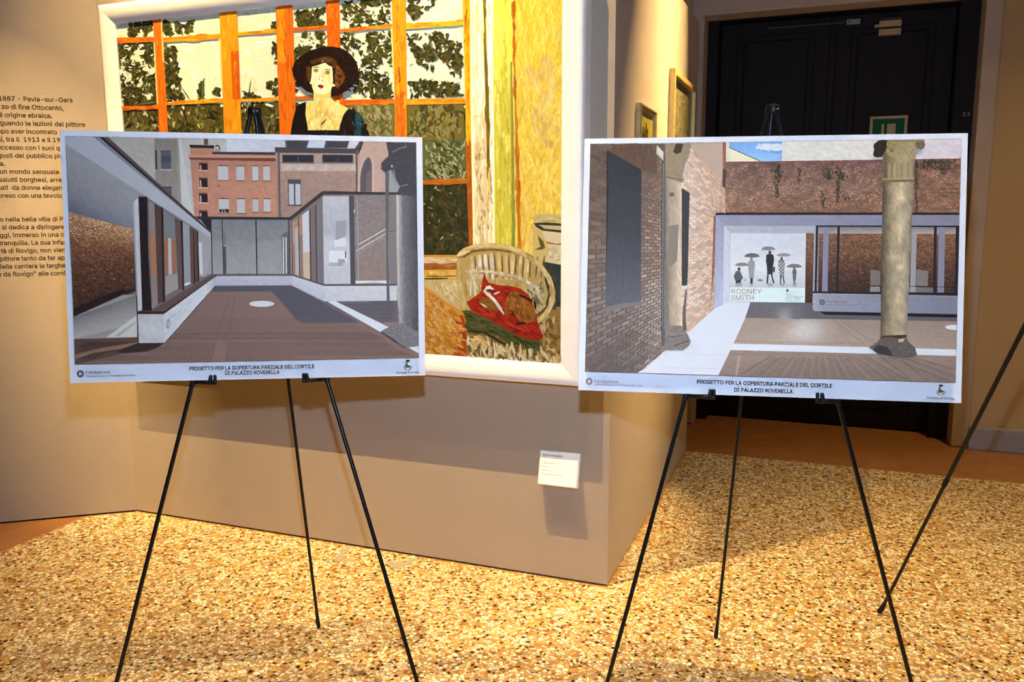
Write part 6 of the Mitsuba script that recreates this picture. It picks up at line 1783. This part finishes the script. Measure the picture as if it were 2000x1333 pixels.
    sh.line(Za((832, 380))[0], Zc((822, 620))[0], 0.7, (170, 166, 160))
    sh.line(Zc((848, 0))[0], Zc((842, 640))[0], 0.8, (128, 130, 136))
    sh.poly(Za((774, 212), (838, 282), (834, 362), (770, 298)), (170, 164, 154))
    sh.poly(Za((780, 225), (832, 284), (830, 330), (780, 280)), (184, 178, 168))
    # main column
    shaft = J(Zb((1056, 520), (1342, 522)), Zd((1276, 700), (1032, 700)))
    sh.patch(shaft, 30, 70, lambda u, v: grain(tone((0, (84, 76, 62)), (0.12, (104, 94, 76)), (0.35, (148, 136, 110)), (0.62, (168, 156, 128)), (0.85, (150, 140, 118)), (1, (122, 112, 96)))(np.clip(u + 0.02 * RNG.normal(size=len(u)), 0, 1)) * (0.80 + 0.40 * meshkit.fbm(np.stack([u * 5, v * 16, 0 * u], 1), 4, 3)[:, None]), RNG.random(len(u)), 0.05))
    sk = shapely.Polygon(shaft)
    sh.poly(Zb((1050, 528), (1348, 524), (1342, 556), (1054, 560)), (112, 98, 74))
    sh.poly(Zb((1054, 520), (1346, 518), (1344, 532), (1054, 536)), (156, 142, 112))
    bell = Zb((1044, 168), (1366, 166), (1376, 250), (1358, 340), (1342, 400), (1342, 520), (1062, 528), (1056, 380), (1040, 260))
    sh.poly(bell, (136, 122, 88))
    lk = shapely.Polygon(bell)
    sh.patch(Zb((1060, 300), (1350, 300), (1340, 520), (1062, 526)), 14, 12, lambda u, v: grain(tone((0, (92, 82, 58)), (0.3, (134, 122, 90)), (0.7, (156, 144, 110)), (1, (128, 116, 88)))(u), RNG.random(len(u)), 0.06))
    sh.patch(Zb((1100, 168), (1360, 166), (1356, 300), (1060, 300)), 14, 10, lambda u, v: grain(tone((0, (96, 84, 60)), (0.4, (140, 128, 94)), (1, (150, 136, 102)))(u), RNG.random(len(u)), 0.06))
    for k, x in enumerate((1100, 1150, 1200, 1250, 1300)):        # leaf tongues of the lower ring
        sh.poly(Zb((x, 522), (x, 410), (x + 16, 378), (x + 32, 408), (x + 34, 522)), (150, 136, 102) if k % 2 else (142, 128, 94))
        sh.line(Zb((x + 36, 516))[0], Zb((x + 34, 400))[0], 0.8, (84, 72, 50))
        sh.line(Zb((x + 34, 400))[0], Zb((x + 46, 378))[0], 0.8, (92, 80, 56))
    for a in np.linspace(-0.6, 2.6, 9):                          # fan leaf
        p0 = Zb((1140, 262))[0]
        d = V(math.cos(a + 0.6), math.sin(a + 0.6))
        sh.poly([p0, p0 + d * 10 + V(-d[1], d[0]) * 2.2, p0 + d * 14.5, p0 + d * 10 - V(-d[1], d[0]) * 1.6], (160, 146, 108))
        sh.line(p0, p0 + d * 13, 0.7, (86, 74, 50))
    sh.poly(Zb((1298, 300), (1312, 232), (1350, 226), (1372, 250), (1356, 300), (1340, 352), (1322, 330), (1306, 322)), (152, 138, 104))
    sh.line(Zb((1308, 306))[0], Zb((1350, 232))[0], 1.0, (84, 72, 48))
    sh.line(Zb((1326, 326))[0], Zb((1360, 244))[0], 0.9, (84, 72, 48))
    dark = Zb((1018, 172), (1070, 168), (1100, 176), (1084, 260), (1048, 322), (1000, 330), (970, 300), (976, 256), (970, 222), (990, 192))
    sh.poly(dark, (48, 40, 34))
    def volute(x, y, r, c, d):
        sh.ellipse(*Zb((x, y))[0], r / 4.76, r / 4.76, c, 22)
        t = np.linspace(0, 3.6 * math.pi, 40)
        rr = r * (1 - t / (4.2 * math.pi)) * 0.86
        p = Zb(*np.stack([x + rr * np.cos(t), y + rr * np.sin(t)], 1))
        sh.lines(p[:-1], p[1:], 1.1, d)
    volute(1130, 206, 40, (150, 136, 104), (82, 70, 50))
    volute(1400, 208, 46, (118, 104, 80), (60, 50, 38))
    volute(1002, 226, 34, (58, 48, 42), (36, 30, 28))
    volute(996, 296, 30, (54, 46, 40), (36, 30, 28))
    sh.poly(Zb((1090, 166), (1440, 164), (1440, 176), (1370, 186), (1110, 186)), (132, 118, 88))
    # column foot
    foot = Zd((924, 798), (990, 766), (1026, 728), (1034, 690), (1275, 690), (1280, 740), (1352, 804), (1372, 868), (1340, 892), (1210, 900), (1010, 862))
    sh.poly(foot, (92, 86, 82))
    fk2 = shapely.Polygon(foot)
    fine_noise(sh, Zd((920, 690), (1375, 690), (1375, 905), (920, 905)), 420, [(120, 114, 108), (66, 62, 62), (104, 98, 94), (78, 72, 68), (136, 128, 118)], 1.8, 8, 0.5, lambda p: shapely.contains_xy(fk2, p[:, 0], p[:, 1]), 0.5)
    sh.poly(Zd((1040, 700), (1130, 690), (1272, 684), (1278, 702), (1210, 720), (1120, 706), (1040, 716)), (70, 54, 38))
    sh.poly(Zd((1200, 726), (1260, 716), (1240, 752), (1196, 752)), (172, 158, 130))
    sh.poly(Zd((1010, 780), (1100, 800), (1150, 880), (1010, 860), (960, 820)), (62, 58, 58))


MARGINS = [
    {"lines": [((370.2, 723.6), (614.8, 719.0), 6.9), ((440.0, 732.0), (547.0, 730.4), 6.9)], "name": ((168.4, 730.6), (217.0, 729.6), 6.2), "bank": ((169.2, 736.4), (265.5, 734.4), 3.7), "disc": (158.7, 730.2, 6.9),
     "ink": (72, 74, 86), "ink2": (98, 102, 116), "crest": (796.8, 716.0, 0.98), "town": ((773.8, 730.6), (819.5, 729.2), 4.6)},
    {"lines": [((1359.6, 748.6), (1623.6, 756.6), 7.1), ((1432.2, 764.2), (1547.0, 767.8), 7.1)], "name": ((1160.2, 747.4), (1207.0, 748.4), 6.2), "bank": ((1160.4, 751.8), (1254.0, 754.8), 3.5), "disc": (1150.4, 744.8, 6.7),
     "ink": (112, 116, 132), "ink2": (134, 139, 156), "crest": (1835.6, 764.0, 1.0), "town": ((1807.6, 778.4), (1862.6, 780.2), 5.0)},
]
for i, (t, b) in enumerate(EASELS):
    o, X, U, N = BOARDS[i]
    H = homography(CORNERS[i], METRE)
    white = (190, 198, 221)
    sh = Sheet(o + BT * N, X, U, N, H, 1.2e-5, ink(white))
    sh.clip = PRINTS[i]
    (courtyard_left, courtyard_right)[i](sh)
    q = PRINTS[i]
    for k in range(4):
        sh.line(q[k], q[(k + 1) % 4], 0.8, (70, 72, 84))
    m, c = sh.mesh()
    part(b, "print", m, "print_ink", color=c)
    for kind, draw in margin_text(MARGINS[i]):
        sh = Sheet(o + BT * N, X, U, N, H, 1.2e-5, ink(white))
        draw(sh)
        m, c = sh.mesh()
        part(b, kind, m, "print_ink", color=c)
